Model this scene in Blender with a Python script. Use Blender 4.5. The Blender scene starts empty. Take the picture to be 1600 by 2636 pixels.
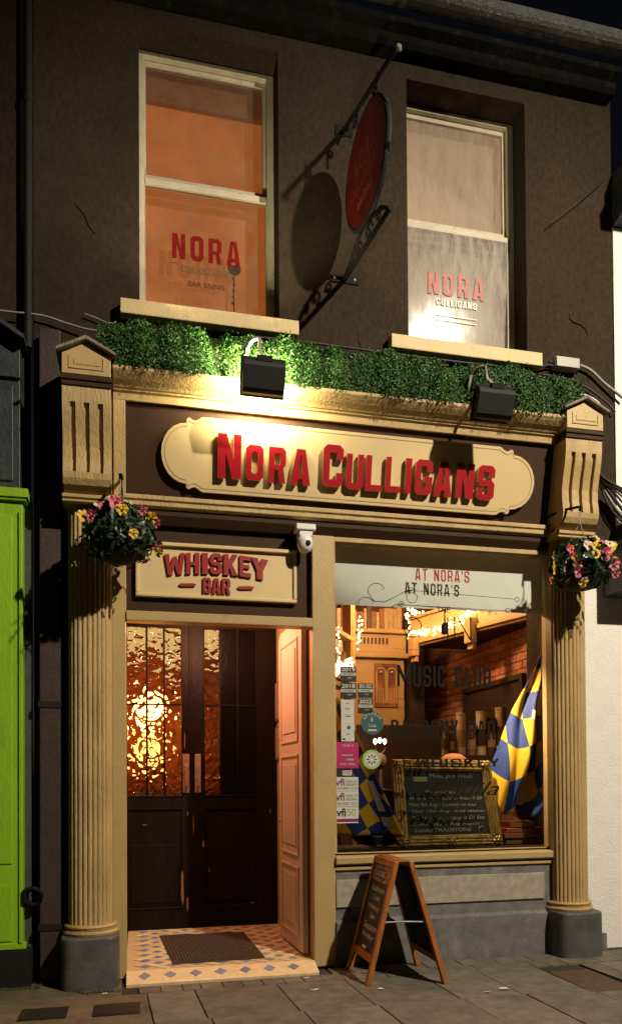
import bpy, bmesh, math, random
from mathutils import Vector, Matrix
random.seed(7)
R = math.radians
scene = bpy.context.scene
COL = scene.collection

# ------------------------------------------------------------------ camera
cam_d = bpy.data.cameras.new('camera'); cam = bpy.data.objects.new('camera', cam_d); COL.objects.link(cam)
cr_ = Vector((0.97442008, -0.22463449, -0.00669762)); cu_ = Vector((0.00298459, -0.01686467, 0.99985333)); cf_ = Vector((0.22471449, 0.97429715, 0.01576283))
M = Matrix((cr_, cu_, -cf_)).transposed().to_4x4(); M.translation = Vector((0, -5.76, 1.48))
cam.matrix_world = M
cam_d.sensor_fit = 'HORIZONTAL'; cam_d.sensor_width = 36.0
cam_d.lens = 1950.0 / 1600.0 * 36.0
cam_d.shift_y = (1974.93 - 1318.0) / 1600.0
cam_d.clip_start = 0.05; cam_d.clip_end = 500
scene.camera = cam
# ------------------------------------------------------------------ night sky
w = bpy.data.worlds.new('World'); scene.world = w; w.use_nodes = True
wn = w.node_tree; bg = wn.nodes['Background']
sky = wn.nodes.new('ShaderNodeTexSky'); sky.sky_type = 'NISHITA'; sky.sun_disc = False
sky.sun_elevation = R(-4.0); sky.sun_rotation = R(0)
wn.links.new(sky.outputs['Color'], bg.inputs['Color']); bg.inputs['Strength'].default_value = 0.12
# ------------------------------------------------------------------ street lamp light (lamp built below)
LAMP = Vector((5.25, -7.0, 8.55))
ld = bpy.data.lights.new('street_lamp_light', 'SPOT'); ld.energy = 4700; ld.color = (1.0, 0.86, 0.66)
ld.spot_size = R(96); ld.spot_blend = 0.85; ld.shadow_soft_size = 0.11
lo = bpy.data.objects.new('street_lamp_light', ld); COL.objects.link(lo); lo.location = LAMP
lo.rotation_euler = (Vector((2.9, -0.6, 1.2)) - LAMP).to_track_quat('-Z', 'Y').to_euler()
# ------------------------------------------------------------------ render / view
scene.render.engine = 'CYCLES'
scene.cycles.use_denoising = True
scene.cycles.max_bounces = 8; scene.cycles.transparent_max_bounces = 16; scene.cycles.transmission_bounces = 8
scene.cycles.sample_clamp_indirect = 3.0
scene.cycles.caustics_reflective = False; scene.cycles.caustics_refractive = False
vs = scene.view_settings; vs.view_transform = 'Standard'; vs.look = 'None'; vs.exposure = 0.0; vs.gamma = 1.0; vs.use_curve_mapping = False

# ================================================================== materials
def mat(name, col, rough=0.6, var=0.12, scale=6.0, bump=0.15, bscale=70.0, metal=0.0, spec=0.4, rnd=0.0, col2=None, c2scale=2.0, c2lo=0.55, c2hi=0.7, emit=None, estr=0.0, stretch=(1, 1, 1), detail=6):
    m = bpy.data.materials.new(name); m.use_nodes = True
    nt = m.node_tree; N = nt.nodes; L = nt.links; p = N['Principled BSDF']
    tc = N.new('ShaderNodeTexCoord'); mp = N.new('ShaderNodeMapping'); mp.inputs['Scale'].default_value = stretch
    L.new(tc.outputs['Object'], mp.inputs['Vector'])
    n1 = N.new('ShaderNodeTexNoise'); n1.inputs['Scale'].default_value = scale; n1.inputs['Detail'].default_value = detail
    L.new(mp.outputs['Vector'], n1.inputs['Vector'])
    mr = N.new('ShaderNodeMapRange'); mr.inputs['From Min'].default_value = 0.3; mr.inputs['From Max'].default_value = 0.7
    mr.inputs['To Min'].default_value = 1 - var; mr.inputs['To Max'].default_value = 1 + var
    L.new(n1.outputs['Fac'], mr.inputs['Value'])
    base = N.new('ShaderNodeRGB'); base.outputs[0].default_value = (*col, 1); src = base.outputs[0]
    if col2:
        n2 = N.new('ShaderNodeTexNoise'); n2.inputs['Scale'].default_value = c2scale; n2.inputs['Detail'].default_value = 8; n2.inputs['Roughness'].default_value = 0.65
        L.new(mp.outputs['Vector'], n2.inputs['Vector'])
        m2 = N.new('ShaderNodeMapRange'); m2.inputs['From Min'].default_value = c2lo; m2.inputs['From Max'].default_value = c2hi
        L.new(n2.outputs['Fac'], m2.inputs['Value'])
        mx = N.new('ShaderNodeMix'); mx.data_type = 'RGBA'; L.new(m2.outputs['Result'], mx.inputs['Factor']); L.new(src, mx.inputs['A']); mx.inputs['B'].default_value = (*col2, 1)
        src = mx.outputs['Result']
    ml = N.new('ShaderNodeMix'); ml.data_type = 'RGBA'; ml.blend_type = 'MULTIPLY'; ml.inputs['Factor'].default_value = 1
    L.new(src, ml.inputs['A']); fac = mr.outputs['Result']
    if rnd:
        oi = N.new('ShaderNodeObjectInfo'); r2 = N.new('ShaderNodeMapRange'); r2.inputs['To Min'].default_value = 1 - rnd; r2.inputs['To Max'].default_value = 1 + rnd
        L.new(oi.outputs['Random'], r2.inputs['Value']); mm = N.new('ShaderNodeMath'); mm.operation = 'MULTIPLY'
        L.new(fac, mm.inputs[0]); L.new(r2.outputs['Result'], mm.inputs[1]); fac = mm.outputs[0]
    L.new(fac, ml.inputs['B']); L.new(ml.outputs['Result'], p.inputs['Base Color'])
    p.inputs['Roughness'].default_value = rough; p.inputs['Metallic'].default_value = metal; p.inputs['Specular IOR Level'].default_value = spec
    if bump:
        nb = N.new('ShaderNodeTexNoise'); nb.inputs['Scale'].default_value = bscale; nb.inputs['Detail'].default_value = 5
        L.new(mp.outputs['Vector'], nb.inputs['Vector']); b = N.new('ShaderNodeBump'); b.inputs['Strength'].default_value = bump; b.inputs['Distance'].default_value = 0.02
        L.new(nb.outputs['Fac'], b.inputs['Height']); L.new(b.outputs['Normal'], p.inputs['Normal'])
    if emit:
        p.inputs['Emission Color'].default_value = (*emit, 1); p.inputs['Emission Strength'].default_value = estr
    return m

def glassmat(name, tint=(0.985, 0.99, 0.985), refl=1.0, rough=0.0, dirt=0.0, dirtcol=(0.5, 0.5, 0.48), streak=False, rough2=0.0):
    m = bpy.data.materials.new(name); m.use_nodes = True; nt = m.node_tree; N = nt.nodes; L = nt.links
    N.remove(N['Principled BSDF']); out = N['Material Output']
    tr = N.new('ShaderNodeBsdfTransparent'); tr.inputs['Color'].default_value = (*tint, 1)
    gl = N.new('ShaderNodeBsdfGlossy'); gl.inputs['Roughness'].default_value = rough
    fr = N.new('ShaderNodeFresnel'); fr.inputs['IOR'].default_value = 1.45
    mu = N.new('ShaderNodeMath'); mu.operation = 'MULTIPLY'; mu.inputs[1].default_value = refl; L.new(fr.outputs[0], mu.inputs[0])
    gout = gl.outputs[0]
    if rough2:
        g2 = N.new('ShaderNodeBsdfGlossy'); g2.inputs['Roughness'].default_value = rough2; gm = N.new('ShaderNodeMixShader'); gm.inputs['Fac'].default_value = 0.4
        L.new(gl.outputs[0], gm.inputs[1]); L.new(g2.outputs[0], gm.inputs[2]); gout = gm.outputs[0]
    mx = N.new('ShaderNodeMixShader'); L.new(mu.outputs[0], mx.inputs['Fac']); L.new(tr.outputs[0], mx.inputs[1]); L.new(gout, mx.inputs[2])
    last = mx.outputs[0]
    if dirt:
        tc = N.new('ShaderNodeTexCoord'); mp = N.new('ShaderNodeMapping'); mp.inputs['Rotation'].default_value = (0, R(-28) if streak else 0, 0); mp.inputs['Scale'].default_value = (14, 1, 3.2) if streak else (5, 1, 5)
        L.new(tc.outputs['Object'], mp.inputs['Vector'])
        nz = N.new('ShaderNodeTexNoise'); nz.inputs['Scale'].default_value = 1.6; nz.inputs['Detail'].default_value = 9; nz.inputs['Roughness'].default_value = 0.7; L.new(mp.outputs[0], nz.inputs['Vector'])
        mr = N.new('ShaderNodeMapRange'); mr.inputs['From Min'].default_value = 0.38; mr.inputs['From Max'].default_value = 0.64; mr.inputs['To Min'].default_value = dirt * 0.3; mr.inputs['To Max'].default_value = min(1, dirt * 1.5); L.new(nz.outputs['Fac'], mr.inputs['Value'])
        df = N.new('ShaderNodeBsdfDiffuse'); df.inputs['Color'].default_value = (*dirtcol, 1)
        m2 = N.new('ShaderNodeMixShader'); L.new(mr.outputs[0], m2.inputs['Fac']); L.new(last, m2.inputs[1]); L.new(df.outputs[0], m2.inputs[2]); last = m2.outputs[0]
    L.new(last, out.inputs['Surface'])
    return m

def ambermat(name):
    m = bpy.data.materials.new(name); m.use_nodes = True; nt = m.node_tree; N = nt.nodes; L = nt.links
    N.remove(N['Principled BSDF']); out = N['Material Output']
    tc = N.new('ShaderNodeTexCoord')
    oi = N.new('ShaderNodeObjectInfo'); off = N.new('ShaderNodeVectorMath'); off.operation = 'SCALE'; off.inputs[0].default_value = (31, 17, 23); L.new(oi.outputs['Random'], off.inputs['Scale'])
    av = N.new('ShaderNodeVectorMath'); L.new(tc.outputs['Object'], av.inputs[0]); L.new(off.outputs[0], av.inputs[1])
    dn = N.new('ShaderNodeTexNoise'); dn.inputs['Scale'].default_value = 9; L.new(av.outputs[0], dn.inputs['Vector'])
    ad = N.new('ShaderNodeMix'); ad.data_type = 'RGBA'; ad.blend_type = 'LINEAR_LIGHT'; ad.inputs['Factor'].default_value = 0.06; L.new(av.outputs[0], ad.inputs['A']); L.new(dn.outputs['Color'], ad.inputs['B'])
    vo = N.new('ShaderNodeTexVoronoi'); vo.feature = 'SMOOTH_F1'; vo.inputs['Scale'].default_value = 15; vo.inputs['Smoothness'].default_value = 0.35; L.new(ad.outputs['Result'], vo.inputs['Vector'])
    b = N.new('ShaderNodeBump'); b.inputs['Strength'].default_value = 1.0; b.inputs['Distance'].default_value = 0.042; L.new(vo.outputs['Distance'], b.inputs['Height'])
    rf = N.new('ShaderNodeBsdfRefraction'); rf.inputs['IOR'].default_value = 1.32; rf.inputs['Roughness'].default_value = 0.04; rf.inputs['Color'].default_value = (0.98, 0.66, 0.30, 1); L.new(b.outputs[0], rf.inputs['Normal'])
    gl = N.new('ShaderNodeBsdfGlossy'); gl.inputs['Roughness'].default_value = 0.05; L.new(b.outputs[0], gl.inputs['Normal'])
    fr = N.new('ShaderNodeFresnel'); fr.inputs['IOR'].default_value = 1.4
    mx = N.new('ShaderNodeMixShader'); L.new(fr.outputs[0], mx.inputs['Fac']); L.new(rf.outputs[0], mx.inputs[1]); L.new(gl.outputs[0], mx.inputs[2]); L.new(mx.outputs[0], out.inputs['Surface'])
    return m

def emitmat(name, col, s):
    m = bpy.data.materials.new(name); m.use_nodes = True; N = m.node_tree.nodes; N.remove(N['Principled BSDF'])
    e = N.new('ShaderNodeEmission'); e.inputs['Color'].default_value = (*col, 1); e.inputs['Strength'].default_value = s
    m.node_tree.links.new(e.outputs[0], N['Material Output'].inputs['Surface']); return m

def checkmat(name, c1, c2, sx, sy):
    m = mat(name, (1, 1, 1), 0.55, 0.05, 20, 0.1, 200); nt = m.node_tree; N = nt.nodes; L = nt.links; p = N['Principled BSDF']
    uv = N.new('ShaderNodeUVMap'); mp = N.new('ShaderNodeMapping'); mp.inputs['Scale'].default_value = (sx, sy, 1); mp.inputs['Rotation'].default_value = (0, 0, R(24)); L.new(uv.outputs[0], mp.inputs['Vector'])
    ck = N.new('ShaderNodeTexChecker'); ck.inputs['Scale'].default_value = 1.0; ck.inputs['Color1'].default_value = (*c1, 1); ck.inputs['Color2'].default_value = (*c2, 1)
    L.new(mp.outputs[0], ck.inputs['Vector']); L.new(ck.outputs['Color'], p.inputs['Base Color']); return m

M_ = {}
M_['cream'] = mat('cream_paint', (0.46, 0.33, 0.145), 0.42, 0.07, 3.0, 0.10, 45, col2=(0.36, 0.24, 0.09), c2scale=5.0, c2lo=0.60, c2hi=0.80)
M_['creamflat'] = mat('cream_board_paint', (0.66, 0.51, 0.26), 0.4, 0.05, 2.5, 0.04, 30)
M_['creamdirt'] = mat('weathered_cream_paint', (0.455, 0.325, 0.142), 0.6, 0.14, 9.0, 0.35, 60, col2=(0.29, 0.185, 0.072), c2scale=11.0, c2lo=0.56, c2hi=0.80, stretch=(1, 1, 0.35))
M_['brown'] = mat('brown_paint', (0.046, 0.023, 0.011), 0.6, 0.10, 4.0, 0.06, 60, spec=0.15)
M_['render'] = mat('brown_rough_render', (0.050, 0.0365, 0.0255), 1.0, 0.22, 30.0, 0.55, 260, col2=(0.036, 0.026, 0.019), c2scale=2.2, c2lo=0.40, c2hi=0.75, spec=0.05, stretch=(1, 1, 0.6), detail=10)
M_['crack'] = mat('crack_shadow', (0.006, 0.005, 0.004), 1.0, 0.1, 5, 0, spec=0.0)
M_['black'] = mat('black_paint', (0.007, 0.0065, 0.0065), 0.7, 0.2, 12, 0.1, 80)
M_['iron'] = mat('black_wrought_iron', (0.008, 0.0075, 0.007), 0.7, 0.25, 20, 0.3, 120, spec=0.15)
M_['whitewall'] = mat('white_render', (0.80, 0.78, 0.74), 0.85, 0.04, 9, 0.35, 60, col2=(0.55, 0.51, 0.45), c2scale=5.0, c2lo=0.64, c2hi=0.80)
M_['stone'] = mat('grey_plinth_stone', (0.145, 0.143, 0.137), 0.6, 0.22, 12, 0.35, 90, col2=(0.22, 0.215, 0.20), c2scale=5, c2lo=0.5, c2hi=0.75)
M_['stonelight'] = mat('pale_plinth_stone', (0.37, 0.33, 0.26), 0.75, 0.18, 18, 0.4, 120)
M_['stonedark'] = mat('dark_base_stone', (0.085, 0.087, 0.083), 0.5, 0.25, 10, 0.3, 80, col2=(0.11, 0.11, 0.105), c2scale=6, c2lo=0.55, c2hi=0.8)
M_['sash'] = mat('old_white_sash_paint', (0.56, 0.50, 0.38), 0.5, 0.10, 9, 0.2, 60, col2=(0.22, 0.17, 0.11), c2scale=14, c2lo=0.62, c2hi=0.74)
M_['sill'] = mat('cream_sill_paint', (0.64, 0.50, 0.26), 0.6, 0.07, 5, 0.2, 40, col2=(0.40, 0.30, 0.14), c2scale=8, c2lo=0.62, c2hi=0.8)
M_['red'] = mat('red_letter_paint', (0.37, 0.007, 0.014), 0.32, 0.06, 8, 0.03, 60)
M_['redsign'] = mat('red_carved_paint', (0.27, 0.011, 0.012), 0.45, 0.15, 10, 0.1, 60)
M_['brass'] = mat('pale_letter_edge', (0.62, 0.43, 0.20), 0.35, 0.08, 10, 0.0, 60)
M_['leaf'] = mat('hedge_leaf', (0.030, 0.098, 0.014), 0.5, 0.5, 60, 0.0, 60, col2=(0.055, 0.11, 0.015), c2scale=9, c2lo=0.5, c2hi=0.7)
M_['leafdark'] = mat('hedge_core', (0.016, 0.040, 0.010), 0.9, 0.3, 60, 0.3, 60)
M_['bleaf'] = mat('basket_leaf', (0.018, 0.042, 0.018), 0.4, 0.4, 40, 0.0, 60, col2=(0.045, 0.085, 0.04), c2scale=30, c2lo=0.6, c2hi=0.7)
M_['pot'] = mat('dark_basket_liner', (0.012, 0.014, 0.010), 0.8, 0.3, 40, 0.6, 90)
M_['doordark'] = mat('dark_varnished_door', (0.008, 0.0045, 0.0038), 0.45, 0.4, 6, 0.2, 40, spec=0.12, col2=(0.018, 0.008, 0.0055), c2scale=5, c2lo=0.55, c2hi=0.75, stretch=(1, 1, 0.3))
M_['scuff'] = mat('bare_worn_wood', (0.19, 0.085, 0.045), 0.6, 0.3, 20, 0.3, 60)
M_['handle'] = mat('worn_door_plate', (0.34, 0.24, 0.17), 0.4, 0.25, 25, 0.2, 60, metal=0.3)
M_['leafdoor'] = mat('cream_door_paint', (0.58, 0.44, 0.37), 0.4, 0.06, 4, 0.08, 40)
M_['tilec'] = mat('cream_floor_tile', (0.70, 0.54, 0.31), 0.35, 0.10, 20, 0.08, 60, rnd=0.16)
M_['tileb'] = mat('blue_floor_tile', (0.20, 0.225, 0.34), 0.35, 0.12, 20, 0.08, 60, rnd=0.2)
M_['grout'] = mat('tile_grout', (0.20, 0.13, 0.08), 0.9, 0.2, 30, 0.3, 90)
M_['mat'] = mat('door_mat', (0.050, 0.032, 0.024), 0.95, 0.25, 60, 0.5, 200)
M_['matridge'] = mat('door_mat_ridge', (0.11, 0.076, 0.055), 0.95, 0.25, 80, 0.5, 200)
M_['slab'] = mat('paving_slab', (0.150, 0.130, 0.102), 0.8, 0.22, 14, 0.45, 160, rnd=0.14, col2=(0.088, 0.074, 0.056), c2scale=2.0, c2lo=0.52, c2hi=0.72)
M_['slab2'] = mat('damp_concrete', (0.125, 0.096, 0.058), 0.75, 0.25, 10, 0.5, 140, rnd=0.1, col2=(0.062, 0.048, 0.028), c2scale=2.3, c2lo=0.48, c2hi=0.7)
M_['joint'] = mat('paving_joint', (0.040, 0.033, 0.025), 0.95, 0.3, 30, 0.5, 90)
M_['cover'] = mat('cast_iron_cover', (0.028, 0.024, 0.02), 0.5, 0.25, 20, 0.3, 90, metal=0.4)
M_['asphalt'] = mat('asphalt', (0.045, 0.043, 0.042), 0.85, 0.3, 30, 0.5, 200)
M_['lime'] = mat('lime_green_paint', (0.25, 0.47, 0.014), 0.5, 0.10, 6, 0.2, 50, col2=(0.17, 0.31, 0.012), c2scale=7, c2lo=0.60, c2hi=0.75, stretch=(1, 1, 0.4))
M_['greywall'] = mat('dark_grey_paint', (0.055, 0.062, 0.062), 0.6, 0.2, 8, 0.2, 40)
M_['bluedark'] = mat('dark_blue_paint', (0.030, 0.038, 0.048), 0.5, 0.25, 9, 0.25, 40, col2=(0.06, 0.062, 0.06), c2scale=6, c2lo=0.5, c2hi=0.7)
M_['white'] = mat('white_plastic', (0.75, 0.75, 0.73), 0.35, 0.03, 5, 0.0)
M_['greyplastic'] = mat('grey_plastic', (0.40, 0.39, 0.36), 0.45, 0.05, 5, 0.0)
M_['cable'] = mat('black_cable', (0.03, 0.028, 0.026), 0.55, 0.1, 10, 0.0)
M_['cablegrey'] = mat('grey_cable', (0.30, 0.28, 0.25), 0.5, 0.1, 10, 0.0)
M_['wood'] = mat('varnished_pine', (0.36, 0.125, 0.028), 0.35, 0.22, 6, 0.12, 40, stretch=(6, 6, 0.8), col2=(0.20, 0.06, 0.015), c2scale=5, c2lo=0.55, c2hi=0.7)
M_['chalkb'] = mat('blackboard', (0.017, 0.017, 0.016), 0.6, 0.35, 9, 0.05, 60)
M_['chalkgreen'] = mat('framed_blackboard', (0.022, 0.028, 0.022), 0.6, 0.3, 9, 0.05, 60)
M_['chalk'] = mat('chalk', (0.48, 0.48, 0.45), 0.95, 0.3, 60, 0.0)
M_['chalkdim'] = mat('faint_chalk', (0.42, 0.42, 0.40), 0.95, 0.4, 60, 0.0)
M_['gilt'] = mat('gilt_frame', (0.42, 0.28, 0.08), 0.35, 0.3, 30, 0.4, 90, metal=0.6, col2=(0.10, 0.065, 0.03), c2scale=14, c2lo=0.5, c2hi=0.7)
M_['brick'] = mat('interior_brick', (0.36, 0.13, 0.06), 0.8, 0.25, 20, 0.6, 40, rnd=0.3)
M_['mortar'] = mat('interior_mortar', (0.16, 0.07, 0.04), 0.9, 0.2, 20, 0.3, 60)
M_['intred'] = mat('interior_red_plaster', (0.17, 0.058, 0.024), 0.8, 0.35, 5, 0.4, 30, col2=(0.30, 0.13, 0.05), c2scale=4, c2lo=0.5, c2hi=0.7)
M_['intdark'] = mat('interior_dark_wood', (0.028, 0.014, 0.008), 0.5, 0.3, 8, 0.1, 50)
M_['intcream'] = mat('interior_cream_wood', (0.38, 0.225, 0.085), 0.45, 0.1, 5, 0.05, 50)
M_['blind'] = mat('white_window_blind', (0.84, 0.86, 0.78), 0.7, 0.03, 6, 0.0, 60)
_n = M_['blind'].node_tree; _t = _n.nodes.new('ShaderNodeBsdfTranslucent'); _t.inputs['Color'].default_value = (0.8, 0.8, 0.72, 1); _x = _n.nodes.new('ShaderNodeMixShader'); _x.inputs['Fac'].default_value = 0.10
_n.links.new(_n.nodes['Principled BSDF'].outputs[0], _x.inputs[1]); _n.links.new(_t.outputs[0], _x.inputs[2]); _n.links.new(_x.outputs[0], _n.nodes['Material Output'].inputs['Surface'])
M_['blindbox'] = mat('dark_blind_board', (0.16, 0.145, 0.105), 0.6, 0.12, 8, 0.15, 60)
M_['vinylred'] = mat('red_vinyl', (0.34, 0.012, 0.010), 0.8, 0.05, 8, 0.0)
M_['vinyldark'] = mat('dark_vinyl', (0.020, 0.018, 0.014), 0.9, 0.1, 8, 0.0, spec=0.0)
M_['vinylgrey'] = mat('grey_vinyl', (0.30, 0.29, 0.25), 0.5, 0.15, 30, 0.0)
M_['vinylwhite'] = mat('white_vinyl', (0.80, 0.80, 0.76), 0.5, 0.05, 8, 0.0)
M_['stkblack'] = mat('black_sticker', (0.02, 0.02, 0.022), 0.5, 0.1, 8, 0.0)
M_['stkwhite'] = mat('white_sticker', (0.55, 0.56, 0.50), 0.5, 0.05, 8, 0.0)
M_['stkteal'] = mat('teal_sticker', (0.03, 0.10, 0.115), 0.5, 0.1, 8, 0.0)
M_['stkmag'] = mat('magenta_sticker', (0.42, 0.02, 0.13), 0.5, 0.1, 8, 0.0)
M_['stkgreen'] = mat('green_sticker', (0.28, 0.42, 0.16), 0.5, 0.1, 8, 0.0)
M_['stkpurple'] = mat('purple_print', (0.16, 0.015, 0.09), 0.5, 0.1, 8, 0.0)
M_['orangeblind'] = mat('orange_self_glow_blind', (0.055, 0.018, 0.006), 0.8, 0.14, 3.0, 0.1, 30, emit=(0.62, 0.155, 0.026), estr=0.55, col2=(0.30, 0.10, 0.03), c2scale=1.3, c2lo=0.45, c2hi=0.65)  # emission stands in for room light coming through the blind
M_['brownblind'] = mat('brown_self_glow_header', (0.20, 0.085, 0.04), 0.8, 0.2, 3, 0.2, 20, emit=(0.5, 0.14, 0.04), estr=0.17)  # faint emission imitates backlight on the header
M_['greyblind'] = mat('pale_self_glow_blind', (0.26, 0.20, 0.14), 0.8, 0.2, 2.5, 0.2, 20, emit=(0.62, 0.37, 0.21), estr=0.52)  # emission added to brighten the blind, no lamp behind it
M_['glass'] = glassmat('shop_glass', refl=0.8)
M_['glassL'] = glassmat('dusty_sash_glass', refl=0.8, rough=0.1, dirt=0.10, dirtcol=(0.30, 0.24, 0.18))
M_['glassR'] = glassmat('smeared_sash_glass', refl=4.0, rough=0.035, dirt=0.42, dirtcol=(0.50, 0.46, 0.40), streak=True, rough2=0.095)
M_['darkpane'] = mat('black_backed_glass', (0.003, 0.0025, 0.0025), 0.3, 0.2, 9, 0.15, 24, spec=0.12)
M_['amber'] = ambermat('amber_textured_glass')
M_['bulb'] = emitmat('fairy_bulb_glow', (1.0, 0.66, 0.26), 14.0)
M_['hallglow'] = emitmat('hall_lamp_glow', (1.0, 0.68, 0.30), 3.4)
M_['coolglow'] = emitmat('added_panel_glow', (0.95, 0.86, 0.62), 0.75)  # glow of the panel added behind the upper door panes
M_['candle'] = emitmat('candle_bulb_glow', (1.0, 0.62, 0.35), 25.0)
M_['floodglow'] = emitmat('floodlight_lens_glow', (1.0, 0.85, 0.52), 30.0)
M_['porchglow'] = emitmat('porch_lamp_glow', (1.0, 0.50, 0.22), 18.0)
M_['streetglow'] = emitmat('street_lamp_glow', (1.0, 0.86, 0.66), 300.0)
M_['skin_tan'] = mat('tan_cap_fabric', (0.30, 0.11, 0.035), 0.8, 0.1, 20, 0.2, 90)
M_['lead'] = mat('grey_lead_capping', (0.20, 0.17, 0.125), 0.7, 0.3, 14, 0.5, 70)
M_['gutter'] = mat('old_gutter_paint', (0.007, 0.0065, 0.006), 0.9, 0.35, 12, 0.3, 60, spec=0.1, col2=(0.022, 0.020, 0.017), c2scale=9, c2lo=0.56, c2hi=0.75)
M_['slate'] = mat('roof_slate', (0.05, 0.05, 0.055), 0.7, 0.2, 8, 0.3, 40)
M_['flag'] = checkmat('blue_yellow_check_cloth', (0.78, 0.47, 0.02), (0.02, 0.055, 0.24), 3.6, 7.2)
M_['moss'] = mat('weed_tuft', (0.05, 0.06, 0.02), 0.8, 0.3, 30, 0.0)

# ================================================================== mesh helpers
class MB:
    def __init__(s): s.v = []; s.f = []; s.m = []
    def add(s, vs, fs, mi=0):
        o = len(s.v); s.v += [tuple(p) for p in vs]; s.f += [tuple(i + o for i in f) for f in fs]; s.m += [mi] * len(fs); return s
    def box(s, x0, x1, y0, y1, z0, z1, mi=0):
        return s.add([(x0, y0, z0), (x1, y0, z0), (x1, y1, z0), (x0, y1, z0), (x0, y0, z1), (x1, y0, z1), (x1, y1, z1), (x0, y1, z1)],
                     [(0, 3, 2, 1), (4, 5, 6, 7), (0, 1, 5, 4), (1, 2, 6, 5), (2, 3, 7, 6), (3, 0, 4, 7)], mi)
    def prism(s, pts, fn, a, b, mi=0):
        n = len(pts); V = [fn(p, a) for p in pts] + [fn(p, b) for p in pts]
        return s.add(V, [tuple(range(n)), tuple(range(2 * n - 1, n - 1, -1))] + [(i, (i + 1) % n, n + (i + 1) % n, n + i) for i in range(n)], mi)
    def px(s, prof, x0, x1, mi=0): return s.prism(prof, lambda p, a: (a, p[0], p[1]), x0, x1, mi)      # (y,z) along x
    def py(s, prof, y0, y1, mi=0): return s.prism(prof, lambda p, a: (p[0], a, p[1]), y0, y1, mi)      # (x,z) along y
    def pz(s, prof, z0, z1, mi=0): return s.prism(prof, lambda p, a: (p[0], p[1], a), z0, z1, mi)      # (x,y) along z
    def tube(s, path, r, n=8, mi=0):
        P = [Vector(p) for p in path]; V = []; m = len(P)
        for i, p in enumerate(P):
            t = (P[min(i + 1, m - 1)] - P[max(i - 1, 0)]).normalized()
            a = t.cross(Vector((0, 0, 1)) if abs(t.z) < 0.9 else Vector((1, 0, 0))).normalized(); b = t.cross(a)
            rr = r[i] if isinstance(r, (list, tuple)) else r
            for k in range(n):
                q = 2 * math.pi * k / n; V.append(p + a * math.cos(q) * rr + b * math.sin(q) * rr)
        F = [(i * n + k, i * n + (k + 1) % n, (i + 1) * n + (k + 1) % n, (i + 1) * n + k) for i in range(m - 1) for k in range(n)]
        F += [tuple(range(n - 1, -1, -1)), tuple(range((m - 1) * n, m * n))]
        return s.add(V, F, mi)
    def lathe(s, prof, c, n=24, a0=0.0, a1=2 * math.pi, mi=0, sx=1, sy=1):
        full = abs(a1 - a0 - 2 * math.pi) < 1e-4; k = n if full else n + 1; V = []
        for (r, z) in prof:
            for i in range(k):
                a = a0 + (a1 - a0) * i / n; V.append((c[0] + r * sx * math.cos(a), c[1] + r * sy * math.sin(a), c[2] + z))
        F = []
        for j in range(len(prof) - 1):
            for i in range(n):
                i2 = (i + 1) % k
                F.append((j * k + i, j * k + i2, (j + 1) * k + i2, (j + 1) * k + i))
        F.append(tuple(range(k - 1, -1, -1))); F.append(tuple(range((len(prof) - 1) * k, len(prof) * k)))
        return s.add(V, F, mi)
    def ball(s, c, r, n=8, m=6, mi=0, sc=(1, 1, 1)):
        V = [(c[0], c[1], c[2] + r * sc[2])]
        for j in range(1, m):
            t = math.pi * j / m
            for i in range(n):
                a = 2 * math.pi * i / n; V.append((c[0] + r * sc[0] * math.sin(t) * math.cos(a), c[1] + r * sc[1] * math.sin(t) * math.sin(a), c[2] + r * sc[2] * math.cos(t)))
        V.append((c[0], c[1], c[2] - r * sc[2])); F = [(0, 1 + i, 1 + (i + 1) % n) for i in range(n)]
        for j in range(m - 2):
            for i in range(n): F.append((1 + j * n + i, 1 + (j + 1) * n + i, 1 + (j + 1) * n + (i + 1) % n, 1 + j * n + (i + 1) % n))
        o = 1 + (m - 2) * n; F += [(o + i, len(V) - 1, o + (i + 1) % n) for i in range(n)]
        return s.add(V, F, mi)
    def xf(s, fn): s.v = [tuple(fn(Vector(p))) for p in s.v]; return s
    def mesh(s, name, smooth=False):
        me = bpy.data.meshes.new(name); me.from_pydata(s.v, [], s.f); 
        bm = bmesh.new(); bm.from_mesh(me); bmesh.ops.recalc_face_normals(bm, faces=bm.faces[:]); bm.to_mesh(me); bm.free()
        for p, mi in zip(me.polygons, s.m): p.material_index = mi; p.use_smooth = smooth
        return me
    def build(s, name, mats, parent=None, smooth=False, bevel=0.0):
        me = s.mesh(name, smooth)
        return link(name, me, mats, parent, bevel, smooth)

def link(name, me, mats, parent=None, bevel=0.0, smooth=False):
    for k in (mats if isinstance(mats, (list, tuple)) else [mats]):
        if len(me.materials) < len(mats if isinstance(mats, (list, tuple)) else [mats]): me.materials.append(M_[k] if isinstance(k, str) else k)
    o = bpy.data.objects.new(name, me); COL.objects.link(o)
    if parent is not None: setp(o, parent)
    if bevel:
        b = o.modifiers.new('bevel', 'BEVEL'); b.width = bevel; b.segments = 2; b.limit_method = 'ANGLE'; b.angle_limit = R(40)
    if smooth and bevel == 0:
        pass
    return o
WORLD = {}
def setp(o, parent):
    o.parent = parent
    o.matrix_parent_inverse = Matrix.Translation(-WORLD.get(parent.name, Vector((0, 0, 0))))
def thing(name, label, cat, loc, group=None):
    o = bpy.data.objects.new(name, None); COL.objects.link(o); o.location = loc; o.empty_display_size = 0.1
    WORLD[o.name] = Vector(loc); return tag(o, label, cat, group)
def tag(o, label=None, cat=None, group=None, kind=None):
    if label: o['label'] = label
    if cat: o['category'] = cat
    if group: o['group'] = group
    if kind: o['kind'] = kind
    return o
def struct(o): o['kind'] = 'structure'; return o
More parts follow.
